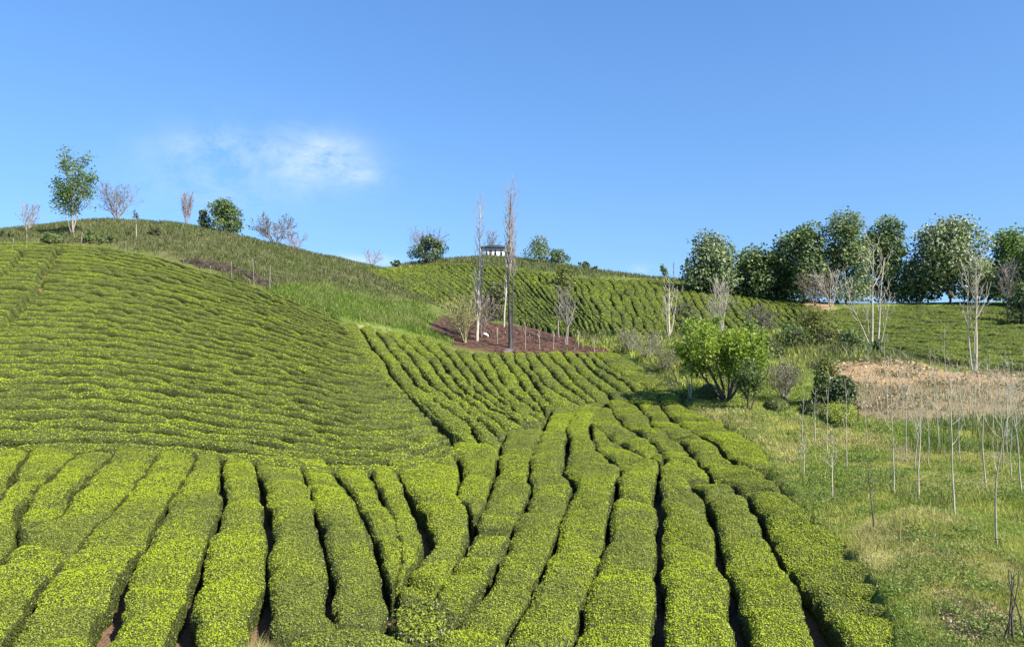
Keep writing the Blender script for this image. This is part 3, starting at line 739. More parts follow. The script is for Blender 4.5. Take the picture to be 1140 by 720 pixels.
def stems_tree(name, label, cat, base, stems, par, bark, seed, leaf=None, group=None, rmin=0.012, twig=None):
    """stems: list of (direction, length, radius); leaf: (material, per point, size, spread)"""
    rng = np.random.default_rng(seed)
    base = np.asarray(base, float)
    root = empty(name, base); tag(root, label, cat, group)
    tips = []
    for d, L, r in stems:
        S = ([], [], tips)
        off = np.array([rng.normal(0, r * 0.8), rng.normal(0, r * 0.8), -0.12]) if len(stems) > 1 else np.array([0, 0, -0.12])
        branch(S, rng, base + off, unit(np.array(d, float)), L, r, 0, PAR[par] if isinstance(par, str) else par, rmin)
        V, Q = tubes(S[0], 7); mi = np.zeros(len(Q))
        if S[1]:
            V2, Q2 = tubes(S[1], 4); Q = np.vstack([Q, Q2 + len(V)]); V = np.vstack([V, V2]); mi = np.concatenate([mi, np.ones(len(Q2))])
        mesh_obj('trunk' if len(stems) == 1 else 'stem', V, Q, [M[bark], M[twig or bark]], mi, smooth=np.ones(len(Q), bool), parent=root, origin=base)
    if leaf:
        mt, per, size, spread = leaf
        T = np.array(tips)
        P = np.repeat(T, per, axis=0); P = P + rng.normal(0, spread, P.shape)
        P = P[P[:, 2] > base[2] + 0.1]
        V, Q = quads_at(P, np.tile([0, 0, 1.0], (len(P), 1)), np.full(len(P), size), rng, tilt=0.9, aspect=0.6)
        mesh_obj('crown', V, Q, [M[mt]], parent=root, origin=base)
    return root

def dense_tree(name, label, cat, base, h, w, seed, leaf='leaf_mid', n=4500, size=0.32, low=0.12, nl=24, trunk_r=0.16, bark='bark_dark',
               blossom=0.0, group=None, depth=None, stems=1, lobe=(0.16, 0.30), shape=1.0, leaf2=None):
    rng = np.random.default_rng(seed); base = np.asarray(base, float)
    root = empty(name, base); tag(root, label, cat, group)
    depth = depth or w
    z0 = h * low; ch = h - z0
    # limbs carrying the lobes
    segs = []; cents = []
    for i in range(nl):
        q = (i + 0.5) / nl
        zz = z0 + ch * (0.06 + 0.82 * q ** 0.9)
        rel = (zz - z0) / ch
        prof = (math.sin(math.pi * min(0.97, 0.30 + 0.68 * rel)) ** 1.0) * shape
        a = i * 2.399 + rng.normal(0, 0.5); rr = math.sqrt(rng.uniform(0.05, 1.0)) * 0.78
        c = np.array([math.cos(a) * rr * prof * w / 2, math.sin(a) * rr * prof * depth / 2, zz + rng.normal(0, 0.04) * ch])
        cents.append(c)
    cents = np.array(cents); lr = rng.uniform(lobe[0], lobe[1], nl) * min(w, ch)
    for s in range(stems):
        ox = rng.normal(0, 0.15, 2) * (stems > 1)
        top = np.array([ox[0] * 5, ox[1] * 5, z0 + ch * 0.65]); p = np.array([ox[0], ox[1], -0.2]); r = trunk_r
        for k in range(6):
            q = p + (top - p) / (6 - k) + np.append(rng.normal(0, 0.03 * h / 6, 2), 0)
            segs.append((*(base + p), *(base + q), r, r * 0.86)); p = q; r *= 0.86
    lim = []
    for c in cents:
        b = np.array([0, 0, min(max(0.15 * h, c[2] * 0.55), z0 + ch * 0.6)]); mid = (b + c) / 2 + rng.normal(0, 0.05 * h, 3)
        lim.append((*(base + b), *(base + mid), trunk_r * 0.42, trunk_r * 0.3)); lim.append((*(base + mid), *(base + c), trunk_r * 0.3, trunk_r * 0.12))
    tv, tq = tubes(segs + lim, 6); mesh_obj('trunk', tv, tq, [M[bark]], smooth=np.ones(len(tq), bool), parent=root, origin=base)
    which = rng.choice(nl, n, p=lr ** 2 / (lr ** 2).sum())
    D = rng.normal(0, 1, (n, 3)); D /= np.linalg.norm(D, axis=1)[:, None]
    rad = lr[which] * (0.45 + 0.62 * rng.random(n) ** 0.6) * (1 + 0.5 * fbm(D[:, 0] * 2 + which * 3.3, D[:, 1] * 2 + D[:, 2] * 1.7, seed % 97))
    P = cents[which] + D * rad[:, None] * np.array([1, 1, 0.82])
    P = P[P[:, 2] > h * low * 0.5]; D = D[:len(P)]
    Nn = unit_rows(P - np.array([0, 0, z0 + ch * 0.35])) * 0.6 + np.array([0, 0, 0.35])
    V, Q = quads_at(base + P, Nn, np.full(len(P), size), rng, tilt=0.65, aspect=0.7)
    mi = np.zeros(len(Q)); mats = [M[leaf]]
    if leaf2:
        mats.append(M[leaf2]); mi = (fbm(P[:, 0] * 0.6 + seed, P[:, 2] * 0.6 + P[:, 1] * 0.5, 3) > 0.15).astype(float)
    mesh_obj('crown', V, Q, mats, mi, parent=root, origin=base)
    if blossom:
        nb = int(n * blossom); sel = rng.choice(len(P), nb)
        out = P[sel] * np.array([1.05, 1.05, 1.02]) + rng.normal(0, 0.08, (nb, 3))
        keep = (fbm(out[:, 0] * 0.7, out[:, 2] * 0.7 + out[:, 1], 5) > -0.12)
        out = out[keep]
        V, Q = quads_at(base + out, np.tile([0.2, -0.5, 0.7], (len(out), 1)), np.full(len(out), size * 0.62), rng, tilt=0.8, aspect=0.8)
        mesh_obj('blossom', V, Q, [M['blossom']], parent=root, origin=base)
    return root
def unit_rows(A): return A / (np.linalg.norm(A, axis=1)[:, None] + 1e-9)

def at(u, v, dmin=9.0):
    p = hit(u, v, dmin); p[2] = float(zg(p[0], p[1])); return p, p[1] / F
def atd(u, d):
    x = (u - CU) / F * d; return np.array([x, d, float(zg(x, d))]), d / F

# ------------------------------------------------------------------ left ridge
def leaning(tilt=0.0, az=0.0): return (math.sin(tilt) * math.cos(az), math.sin(tilt) * math.sin(az), math.cos(tilt))
p, m = at(30, 258, 60); stems_tree('bare_shrub', 'small pale bare shrub at the far left end of the hill crest', 'shrub', p, [(leaning(.25, a), 30 * m, .05) for a in (0.3, 1.8, 3.3, 4.8, 5.6)], 'shrub', 'bark_mid', 11, rmin=.012)
p, m = at(80, 262, 60); stems_tree('young_tree', 'tall young green-leaved tree with pale trunk on the left hill crest', 'tree', p,
    [((.0, 0, 1), 82 * m, .10), ((.16, .1, 1), 66 * m, .06), ((-.3, -.05, 1), 54 * m, .04)], 'leafy', 'bark_mid', 12, leaf=('leaf_spring', 2, .22, .24), rmin=.016, twig='bark_grey')
p, m = at(130, 246, 60); stems_tree('bare_shrub', 'bushy grey bare shrub just right of the tall young tree', 'shrub', p, [(leaning(.42, a), 38 * m, .07) for a in (0, .9, 1.8, 2.7, 3.6, 4.5, 5.4)], 'shrub', 'bark_grey', 13, rmin=.016, leaf=('leaf_olive', 1, .10, .12))
p, m = at(152, 265, 60); stems_tree('sapling', 'little sapling with a leafy tuft on the scrubby left hill crest', 'sapling', p, [((0.02, 0, 1), 29 * m, .035)], dict(PAR['sapling'], lev=1, s=[.75], k=[5], lr=[.16]), 'bark_pale', 14, leaf=('leaf_olive', 3, .17, .10))
p, m = at(208, 250, 60); stems_tree('bare_tree', 'slim reddish bare tree left of the round dark evergreen', 'tree', p, [(leaning(.20, a), 34 * m, .04) for a in (0.2, 1.4, 2.6, 3.8, 5.0)], dict(PAR['upright'], k=[(14, 16), (4, 5)], lr=[.24, .5]), 'twig_red', 15, rmin=.016)
p, m = at(250, 257, 60); dense_tree('evergreen_tree', 'round dense dark evergreen tree on the left hill crest', 'tree', p, 40 * m, 46 * m, 16, leaf='leaf_dark', n=3600, size=.24, low=.02, nl=20, leaf2='leaf_mid')
p, m = at(226, 249, 60); dense_tree('evergreen_shrub', 'dark narrow evergreen shrub hugging the left side of round evergreen', 'shrub', p, 25 * m, 14 * m, 17, leaf='leaf_dark', n=800, size=.2, low=.02, nl=9)
p, m = at(306, 272, 60); stems_tree('bare_shrub', 'spreading bare brown shrub on the crest right of the evergreen', 'shrub', p, [(leaning(.55, a), 32 * m, .05) for a in (0, .8, 1.6, 2.4, 3.2, 4.0, 4.8, 5.6)], 'shrub', 'bark_grey', 18, rmin=.016, leaf=('leaf_olive', 1, .14, .10))
p, m = at(328, 278, 60); stems_tree('bare_shrub', 'low bare brown shrub at the right end of the left crest', 'shrub', p, [(leaning(.6, a), 20 * m, .04) for a in (0, 1.2, 2.4, 3.6, 4.8)], 'shrub', 'twig_red', 19, rmin=.014)

for k, (u, v, h, w, lb) in enumerate([(62, 268, 13, 34, 'low dark scrub bush left of the tall young tree'), (98, 268, 12, 26, 'low dark scrub bush right of the tall young tree'), (118, 270, 9, 30, 'flat brownish scrub bush near the field posts'), (172, 262, 8, 22, 'small scrub bush under the reddish bare tree'), (5, 265, 8, 30, 'low bush at the left edge of the crest')]):
    p, m = at(u, v, 55); dense_tree('scrub_bush', lb, 'bush', p, h * m, w * m, 140 + k, leaf='leaf_olive' if k in (2, 3) else 'leaf_dark', n=700, size=.16, low=.0, nl=10, trunk_r=.03, leaf2='leaf_mid')
def post(name, label, group, u, v, top, r, seed, cat='post', bark='bark_pale', dmin=9):
    p, m = at(u, v, dmin); rng = np.random.default_rng(seed); h = (v - top) * m; S = []; q = p - np.array([0, 0, .15]); rr = r
    lean = rng.normal(0, .05, 2)
    for k in range(5):
        n = q + np.array([lean[0] * h / 5 + rng.normal(0, .012), lean[1] * h / 5, (h + .15) / 5]); S.append((*q, *n, rr, rr * .93)); q = n; rr *= .93
    V, Q = tubes(S, 7)
    c = np.arange(7) + len(V) - 7
    V = np.vstack([V, q + np.array([0, 0, rr * .5])]); tri = np.stack([c, np.roll(c, -1), np.full(7, len(V) - 1)], 1)
    o = mesh_obj(name, V, Q, [M[bark]], smooth=np.ones(len(Q) + 7, bool), origin=p, tri=tri); return tag(o, label, cat, group)
for k, (u, v, t) in enumerate([(13, 275, 256), (30, 276, 252), (90, 274, 250), (140, 278, 264), (234, 303, 288), (258, 308, 286), (283, 314, 285), (300, 320, 294)]):
    post('fence_post', f'thin weathered post along the top of the left tea field, {ORD(k+1)} from the left', 'posts along the top of the left field', u, v, t, .032, 30 + k, bark='bark_grey', dmin=50)

# dark cut bank
def earth_bank():
    line = hits([(192, 287), (212, 291), (235, 297), (258, 303), (280, 310), (304, 320)], 52)
    t, s = resample(line, .35)
    c = np.column_stack([np.interp(t, s, line[:, k]) for k in range(2)]); n = len(c)
    tn = np.gradient(c, axis=0); tn /= np.linalg.norm(tn, axis=1)[:, None]; nr = np.column_stack([-tn[:, 1], tn[:, 0]])
    if nr[:, 1].mean() < 0: nr = -nr
    off = np.array([-.5, -.25, -.05, .25, .6, 1.1]); hh = np.array([-.15, .08, .30, .46, .40, -.1])
    end = np.clip(np.minimum(np.arange(n), n - 1 - np.arange(n)) / 6, 0, 1)
    V = np.zeros((n, 6, 3))
    for j in range(6):
        xy = c + nr * (off[j] + .22 * fbm(t * 1.3, np.full(n, j * 1.9), 5))[:, None]
        z = zg(xy[:, 0], xy[:, 1]) + (hh[j] * (1 + .9 * fbm(t * .8, np.full(n, j * .7), 6))) * end - .1
        V[:, j] = np.column_stack([xy, z])
    i, j = np.meshgrid(np.arange(n - 1), np.arange(5), indexing='ij'); a = (i * 6 + j).ravel()
    Q = np.stack([a, a + 6, a + 7, a + 1], 1)
    tag(mesh_obj('earth_bank', V.reshape(-1, 3), Q, [M['soil_dark']], smooth=np.zeros(len(Q), bool), origin=V[n // 2, 2]), kind='structure')
earth_bank()

# ------------------------------------------------------------------ far skyline
p, m = atd(415, 108); stems_tree('bare_shrub', 'faint pale bare shrub in the saddle between the two hills', 'shrub', p, [(leaning(.35, a), 20 * m, .05) for a in (0, 1.3, 2.6, 3.9, 5.2)], 'shrub', 'bark_mid', 41, rmin=.014)
p, m = atd(478, 130); dense_tree('evergreen_shrub', 'wide dark evergreen bush on the far skyline left of the house', 'shrub', p, 30 * m, 46 * m, 42, leaf='leaf_dark', n=2600, size=.34, low=.0, nl=18)
p, m = atd(474, 133); stems_tree('bare_shrub', 'bare twiggy shrub standing behind the wide dark evergreen bush', 'shrub', p, [(leaning(.5, a), 36 * m, .07) for a in (0, .9, 1.8, 2.7, 3.6, 4.5, 5.4)], 'shrub', 'bark_grey', 43, rmin=.024)
p, m = atd(440, 118); dense_tree('evergreen_shrub', 'tiny dark bush in the saddle left of the wide evergreen bush', 'shrub', p, 7 * m, 16 * m, 44, leaf='leaf_dark', n=400, size=.25, low=.0, nl=7)
p, m = atd(547, 172); stems_tree('bare_tree', 'bare brown tree rising behind the small white house', 'tree', p, [(leaning(.15, a), 30 * m, .1) for a in (0.3, 2.4, 4.5)], 'bare', 'bark_grey', 45, rmin=.028)
p, m = atd(568, 164); dense_tree('evergreen_shrub', 'dark green bush touching the right end of the white house', 'shrub', p, 15 * m, 11 * m, 46, leaf='leaf_dark', n=500, size=.35, low=.0, nl=8)
p, m = atd(600, 142); dense_tree('leafy_shrub', 'rounded grey-green leafy bush on skyline right of the house', 'shrub', p, 27 * m, 36 * m, 47, leaf='leaf_mid', n=1800, size=.32, low=.0, nl=16, leaf2='leaf_greygreen')
p, m = atd(622, 139); dense_tree('leafy_shrub', 'lower bush sloping off the rounded skyline bush', 'shrub', p, 18 * m, 34 * m, 48, leaf='leaf_mid', n=1300, size=.3, low=.0, nl=14)
p, m = atd(652, 140); dense_tree('leafy_shrub', 'low dark hedge-like bush on the skyline above the far rows', 'shrub', p, 9 * m, 30 * m, 49, leaf='leaf_dark', n=800, size=.3, low=.0, nl=12)
p, m = at(628, 318, 60); dense_tree('leafy_tree', 'lime green slender tree in front of the far tea rows', 'tree', p, 32 * m, 26 * m, 50, leaf='leaf_yellow', n=900, size=.26, low=.15, nl=14, leaf2='leaf_mid', trunk_r=.06)
p, m = atd(739, 132); stems_tree('sapling', 'little leafy sapling on the grassy ridge above the far rows', 'sapling', p, [((-.1, 0, 1), 15 * m, .06), ((.25, 0, 1), 10 * m, .05)], dict(PAR['sapling'], lev=1, s=[.6], lr=[.2]), 'bark_dark', 51, leaf=('leaf_mid', 2, .45, .2), rmin=.03)
p, m = atd(750, 132); stems_tree('bare_tree', 'thin reddish bare sapling on the grassy ridge above far rows', 'tree', p, [((0, 0, 1), 20 * m, .06)], dict(PAR['upright'], k=[(14, 16), (3, 4)]), 'twig_red', 52, rmin=.02)

def box(x0, x1, y0, y1, z0, z1):
    V = np.array([(x, y, z) for z in (z0, z1) for y in (y0, y1) for x in (x0, x1)], float)
    Q = np.array([(0, 2, 3, 1), (4, 5, 7, 6), (0, 1, 5, 4), (2, 6, 7, 3), (0, 4, 6, 2), (1, 3, 7, 5)]); return V, Q
def boxes(lst):
    Vs, Qs, o = [], [], 0
    for b in lst:
        V, Q = box(*b); Vs.append(V); Qs.append(Q + o); o += 8
    return np.vstack(Vs), np.vstack(Qs)
def house():
    p, m = atd(551, 166)
    p = p + np.array([0, 0, -.15])
    root = empty('white_house', p); tag(root, 'small white house with dark overhanging roof on top of the far hill', 'house')
    W, Dp, H = 2.85, 2.0, 2.5
    def add(name, lst, mat, par=root, sm=False):
        V, Q = boxes(lst); o = mesh_obj(name, V + p, Q, [M[mat]], parent=root, origin=p)
        if par is not root: o.parent = par; o.location = (0, 0, 0)
        return o
    add('wall', [(-W, W, -Dp, Dp, -.6, H)], 'wall_white')
    # low hipped roof with wide eaves
    e = .55; V = np.array([(-W - e, -Dp - e, H), (W + e, -Dp - e, H), (W + e, Dp + e, H), (-W - e, Dp + e, H), (-W - e, -Dp - e, H + .16), (W + e, -Dp - e, H + .16), (W + e, Dp + e, H + .16), (-W - e, Dp + e, H + .16), (-.9, 0, H + .85), (.9, 0, H + .85)])
    Q = [(3, 2, 1, 0), (0, 1, 5, 4), (1, 2, 6, 5), (2, 3, 7, 6), (3, 0, 4, 7), (4, 5, 9, 8), (6, 7, 8, 9)]; T = [(5, 6, 9), (7, 4, 8)]
    mesh_obj('roof', V + p, Q, [M['roof_dark']], parent=root, origin=p, tri=T)
    for x in (-1.8, .15, 1.45):
        w = add('window', [(x - .2, x + .2, -Dp - .03, -Dp + .1, .75, 2.05)], 'glass_dark')
        f = .05
        add('frame', [(x - .27, x - .202, -Dp - .06, -Dp + .05, .68, 2.12), (x + .202, x + .27, -Dp - .06, -Dp + .05, .68, 2.12), (x - .2, x + .2, -Dp - .06, -Dp + .05, 2.052, 2.12), (x - .2, x + .2, -Dp - .06, -Dp + .05, .68, .748)], 'wall_white', w)
    add('door', [(-1.15, -.6, -Dp - .04, -Dp + .1, -.1, 2.0)], 'door')
    add('porch_post', [(-W - .35, -W - .23, -Dp - .4, -Dp - .28, -.6, H - .002)], 'wall_white'); add('porch_post', [(W + .23, W + .35, -Dp - .4, -Dp - .28, -.6, H - .002)], 'wall_white')
house()

# ------------------------------------------------------------------ the burnt patch and its poplars
p, m = atd(532, 57); stems_tree('poplar', 'tall pale bare poplar standing left of the dark one', 'tree', p, [((0.0, 0, 1), 152 * m, .13), ((.05, -.03, 1), 88 * m, .06)], dict(PAR['upright'], s=[.12, .15], k=[(36, 40), (3, 4)]), 'bark_pale', 61, rmin=.011, twig='bark_mid')
p, m = atd(570, 55.5); stems_tree('poplar', 'tallest bare poplar with dark scorched trunk on burnt ground', 'tree', p, [((0.0, 0, 1), 173 * m, .15), ((.03, .02, 1), 150 * m, .07)], dict(PAR['upright'], s=[.50, .15], k=[(36, 40), (3, 4)]), 'bark_char', 62, rmin=.010, twig='bark_mid')
p, m = atd(561, 65); stems_tree('poplar', 'slim pale tree standing behind the scorched poplar', 'tree', p, [((.02, 0, 1), 96 * m, .09)], dict(PAR['upright'], k=[(18, 22), (3, 4)], s=[.3, .2]), 'bark_pale', 63, rmin=.014)
p, m = atd(518, 55.5); stems_tree('twiggy_shrub', 'yellowish twiggy shrub at the left edge of the burnt patch', 'shrub', p, [(leaning(.28, a), 46 * m, .05) for a in (0, .7, 1.4, 2.1, 2.8, 3.5, 4.2, 4.9, 5.6)], 'shrub', 'twig_yellow', 64, rmin=.014, leaf=('leaf_yellow', 1, .09, .12))
p, m = atd(536, 59); stems_tree('twiggy_shrub', 'brown bare thicket round the foot of the pale poplar', 'shrub', p, [(leaning(.25, a), 42 * m, .04) for a in (0, 1.1, 2.2, 3.3, 4.4, 5.5)], 'shrub', 'twig_red', 65, rmin=.014)
p, m = atd(550, 68); dense_tree('leafy_shrub', 'dark olive shrub behind the poplars at burnt patch edge', 'shrub', p, 40 * m, 34 * m, 66, leaf='leaf_olive', n=1700, size=.2, low=.0, nl=14, leaf2='leaf_dark')
p, m = atd(622, 62.5); stems_tree('bare_tree', 'thin bare grey tree at the right of the burnt patch, left of a pair', 'tree', p, [((0, 0, 1), 50 * m, .07)], 'bare', 'bark_grey', 67, rmin=.014)
p, m = atd(629, 59.5); stems_tree('bare_tree', 'forked bare grey tree at the right of the burnt patch', 'tree', p, [((.02, 0, 1), 62 * m, .09), ((.12, 0, 1), 56 * m, .06)], 'bare', 'bark_grey', 68, rmin=.014)
for k, (u, d, h) in enumerate([(554, 57, 18), (585, 56, 30), (601, 56.3, 22), (616, 56.6, 20), (644, 57.5, 20), (662, 57, 16)]):
    p, m = atd(u, d); stems_tree('sapling', f'thin pale bare sapling in front of the burnt patch, {ORD(k+1)} from left', 'sapling', p, [((np.random.default_rng(k).normal(0, .03), 0, 1), h * m, .022)],
        dict(PAR['sapling'], lev=1, k=[4], lr=[.3], ang=[.8]), 'bark_pale', 70 + k, group='saplings before the burnt patch', rmin=.014)
def debris():
    p, m = at(540, 374, 50); rng = np.random.default_rng(5); n = 9
    g = np.linspace(-.5, .5, n); X, Y = np.meshgrid(g * .55, g * .36, indexing='ij')
    Z = .16 + .25 * fbm(X * 2.4, Y * 2.4, 8) - .5 * (X ** 2 + Y ** 2); Z2 = Z - .04
    V = np.concatenate([np.stack([X, Y, Z], -1).reshape(-1, 3), np.stack([X, Y, Z2], -1).reshape(-1, 3)]) + p
    i, j = np.meshgrid(np.arange(n - 1), np.arange(n - 1), indexing='ij'); a = (i * n + j).ravel()
    Q = np.stack([a, a + n, a + n + 1, a + 1], 1); Q = np.vstack([Q, Q[:, ::-1] + n * n])
    tag(mesh_obj('white_debris', V, Q, [M['plastic']], origin=p), 'small crumpled white scrap lying on the burnt ground by the pale poplar', 'debris')
debris()

# ------------------------------------------------------------------ right middle
p, m = atd(745, 66); stems_tree('bare_tree', 'pale forked bare tree before the far rows, left of white thicket', 'tree', p, [((-.02, 0, 1), 70 * m, .13), ((.25, 0, 1), 56 * m, .07), ((-.18, 0, 1), 46 * m, .05)], 'forked', 'bark_pale', 81, rmin=.012)
p, m = atd(763, 69); dense_tree('leafy_shrub', 'dark grey-brown shrub just right of the pale forked tree', 'shrub', p, 42 * m, 36 * m, 82, leaf='leaf_olive', n=1000, size=.2, low=.0, nl=14, leaf2='leaf_dark')
p, m = atd(803, 68); stems_tree('bare_tree', 'thicket of pale bare stems above the round green tree', 'tree', p, [(leaning(.14, a), 62 * m, .06) for a in (0, 1.3, 2.6, 3.9, 5.2)], 'bare', 'bark_pale', 83, rmin=.010)
p, m = atd(848, 66); stems_tree('bare_shrub', 'olive bare shrub right of the pale stem thicket', 'shrub', p, [(leaning(.4, a), 36 * m, .05) for a in (0, 1, 2, 3, 4, 5)], 'shrub', 'bark_grey', 84, rmin=.016, leaf=('leaf_olive', 1, .15, .12))
for k, (u, d, h, lb) in enumerate([(700, 56, 26, 'pale bare shrub at the upper right end of the middle rows'), (722, 52, 30, 'grey-green bare shrub right of the middle rows, left of the round tree'), (742, 47, 26, 'low twiggy shrub at left foot of the yellow-green young tree')]):
    p, m = atd(u, d); stems_tree('bare_shrub', lb, 'shrub', p, [(leaning(.4, a), h * m, .035) for a in (0, 1.1, 2.2, 3.3, 4.4, 5.5)], 'shrub', ('bark_mid', 'bark_mid', 'bark_grey')[k], 85 + k, rmin=.008, leaf=('leaf_yellow', 1, .09, .12))
p, m = at(809, 447, 30)
stems_tree('round_tree', 'bright green round many-stemmed tree beside the tea rows', 'tree', p, [(leaning(.50 + .22 * (k % 2), a), (74 + 9 * (k % 3)) * m, .075) for k, a in enumerate((0.1, .8, 1.6, 2.4, 3.1, 3.9, 4.7, 5.5))] + [((0.05, 0, 1), 72 * m, .09)],
           dict(PAR['leafy'], s=[.40, .2], k=[(10, 12), (5, 6)], lr=[.42, .42]), 'bark_dark', 91, leaf=('leaf_bright', 4, .155, .15), rmin=.010)
p, m = at(835, 456, 30); stems_tree('small_tree', 'small dark green tree in front of the round tree, right side', 'tree', p, [((.02, 0, 1), 52 * m, .06), ((.3, 0, 1), 40 * m, .04), ((-.3, .1, 1), 40 * m, .04)], dict(PAR['leafy'], s=[.35, .2], k=[(11, 13), (5, 6)]), 'bark_dark', 92, leaf=('leaf_mid', 2, .12, .09), rmin=.010)
p, m = at(768, 442, 30); stems_tree('young_tree', 'slender yellow-green young tree left of the round tree', 'tree', p, [((0, 0, 1), 66 * m, .05), ((-.1, 0, 1), 58 * m, .035)], dict(PAR['leafy'], s=[.35, .2], k=[(12, 14), (5, 6)], ang=[.6, .6], lr=[.3, .4]), 'bark_pale', 93, leaf=('leaf_bright', 1, .13, .10), rmin=.010, twig='bark_grey')
p, m = at(874, 446, 30); stems_tree('bare_shrub', 'grey bare shrub right of the small dark tree', 'shrub', p, [(leaning(.35, a), 38 * m, .03) for a in (0, .7, 1.4, 2.1, 2.8, 3.5, 4.2, 4.9, 5.6)], 'shrub', 'bark_mid', 94, rmin=.007, leaf=('leaf_olive', 1, .07, .1))
p, m = at(920, 450, 30); dense_tree('leafy_shrub', 'tall shrub with yellow-green top beside the dry bare slope', 'shrub', p, 52 * m, 36 * m, 95, leaf='leaf_mid', n=2600, size=.12, low=.0, nl=22, leaf2='leaf_yellow', trunk_r=.05, lobe=(.14, .26))
p, m = at(938, 455, 30); dense_tree('leafy_shrub', 'dark green glossy shrub at the foot of the dry slope', 'shrub', p, 36 * m, 38 * m, 96, leaf='leaf_dark', n=2600, size=.12, low=.0, nl=20, trunk_r=.04, lobe=(.16, .30))
p, m = atd(910, 61); dense_tree('leafy_shrub', 'yellowish straw-topped bush above the dry bare slope', 'shrub', p, 46 * m, 62 * m, 97, leaf='leaf_yellow', n=3600, size=.17, low=.0, nl=26, leaf2='leaf_olive', trunk_r=.05, lobe=(.16, .30))
p, m = atd(884, 60); dense_tree('leafy_shrub', 'green olive bush left of the straw-topped bush', 'shrub', p, 30 * m, 44 * m, 98, leaf='leaf_mid', n=2000, size=.16, low=.0, nl=18, leaf2='leaf_olive', trunk_r=.04)
p, m = atd(850, 53); dense_tree('leafy_shrub', 'low green bush behind the right side of the round tree', 'shrub', p, 28 * m, 46 * m, 99, leaf='leaf_mid', n=1900, size=.15, low=.0, nl=18, leaf2='leaf_olive', trunk_r=.04)
p, m = atd(948, 57); dense_tree('leafy_shrub', 'green bush along the top of the bare slope, under twin pale tree', 'shrub', p, 24 * m, 44 * m, 100, leaf='leaf_mid', n=1700, size=.16, low=.0, nl=18, leaf2='leaf_greygreen', trunk_r=.04)
p, m = atd(975, 58); dense_tree('evergreen_shrub', 'small dark bush at the top edge of the bare slope', 'shrub', p, 15 * m, 16 * m, 101, leaf='leaf_dark', n=700, size=.15, low=.0, nl=9, trunk_r=.03)
for k, (up, lo, lb) in enumerate([([(851, 449), (866, 446), (880, 449)], [(851, 457), (866, 460), (880, 457)], 'small round tea bush left by itself on the grass under the grey shrub'),
        ([(892, 452), (908, 449), (925, 453)], [(892, 461), (908, 464), (925, 462)], 'dark low tea bush on the grass, left of a bigger tea bush'),
        ([(912, 457), (932, 454), (957, 459)], [(912, 470), (932, 475), (957, 475)], 'bigger tea bush on the grass below the dark glossy shrub'),
        ([(776, 437), (790, 434), (804, 438)], [(776, 444), (790, 446), (804, 444)], 'small dark tea bush behind the trunks of the round tree')]):
    hedge_image(up, lo, lb, 'lone tea bushes on the grass', seed=800 + k, step=.12, nc=9, dens=300, lsize=.075, lift=.46, h=.60, endlen=.9, young='tea_young' if k == 2 else 'tea_old', sharp=.5)

# pale bare trees on the right
p, m = atd(971, 62); stems_tree('bare_tree', 'pale bare tree with a long limb leaning left below the wood', 'tree', p, [((-.05, 0, 1), 118 * m, .11), ((-.55, -.05, 1), 84 * m, .07), ((-.16, 0, 1), 60 * m, .05)], 'forked', 'bark_pale', 111, rmin=.012)
p, m = atd(978, 63.5); stems_tree('bare_tree', 'upright pale bare tree crossing the leaning one', 'tree', p, [((.07, 0, 1), 108 * m, .10), ((.34, 0, 1), 70 * m, .05)], 'forked', 'bark_pale', 112, rmin=.012)
p, m = atd(1085, 60); stems_tree('bare_tree', 'three-stemmed pale bare tree rising from the terrace edge', 'tree', p, [((-.03, 0, 1), 130 * m, .11), ((-.07, .05, 1), 110 * m, .07), ((.05, 0, 1), 98 * m, .06)], 'forked', 'bark_pale', 113, rmin=.012)

# wood along the right skyline
WOOD = 'trees of the right skyline wood'
def wood(u, d, top, base, w, seed, label, **kw):
    p, m = atd(u, d); return dense_tree('broadleaf_tree', label, 'tree', p, (base - top) * m, w * m, seed, group=WOOD, **kw)
wood(790, 112, 254, 318, 66, 121, 'leftmost tree of the wood, pale-dusted dark green crown', leaf='leaf_greygreen', leaf2='leaf_mid', n=7779, size=0.43, low=.10, nl=30, blossom=.12)
wood(838, 111, 268, 326, 60, 122, 'lower dark tree second from the left in the wood', leaf='leaf_mid', leaf2='leaf_dark', n=5684, size=0.43, low=.06, nl=24)
wood(868, 116, 276, 334, 52, 123, 'dark tree filling the gap behind the lower dark tree', leaf='leaf_dark', n=3889, size=0.46, low=.04, nl=18)
wood(895, 108, 251, 342, 66, 124, 'broad dark green tree in the left middle of the wood', leaf='leaf_mid', leaf2='leaf_dark', n=7779, size=0.43, low=.03, nl=30)
wood(942, 106, 235, 342, 66, 125, 'tallest grey-green tree of the wood', leaf='leaf_greygreen', leaf2='leaf_mid', n=8377, size=0.38, low=.03, nl=32)
wood(984, 109, 251, 344, 64, 126, 'dark green tree just right of the tallest one', leaf='leaf_mid', leaf2='leaf_dark', n=7779, size=0.43, low=.03, nl=30)
wood(1058, 104, 250, 342, 88, 127, 'white-flowering tree with a wide dark crown', leaf='leaf_mid', leaf2='leaf_greygreen', n=11369, size=0.41, low=.12, nl=40, blossom=.62)
wood(1020, 112, 298, 344, 46, 128, 'short dark tree between the flowering tree and its left neighbour', leaf='leaf_dark', n=2992, size=0.46, low=.03, nl=16)
wood(1100, 113, 296, 344, 44, 129, 'short dark tree at the right shoulder of the flowering tree', leaf='leaf_dark', n=2842, size=0.46, low=.08, nl=16)
wood(1124, 104, 255, 342, 56, 130, 'light green tree near the right edge of the wood', leaf='leaf_spring', leaf2='leaf_greygreen', n=6283, size=0.38, low=.05, nl=26)
wood(1165, 98, 262, 345, 70, 131, 'green tree cut off by the right edge of the photo', leaf='leaf_mid', n=6881, size=0.41, low=.05, nl=26)
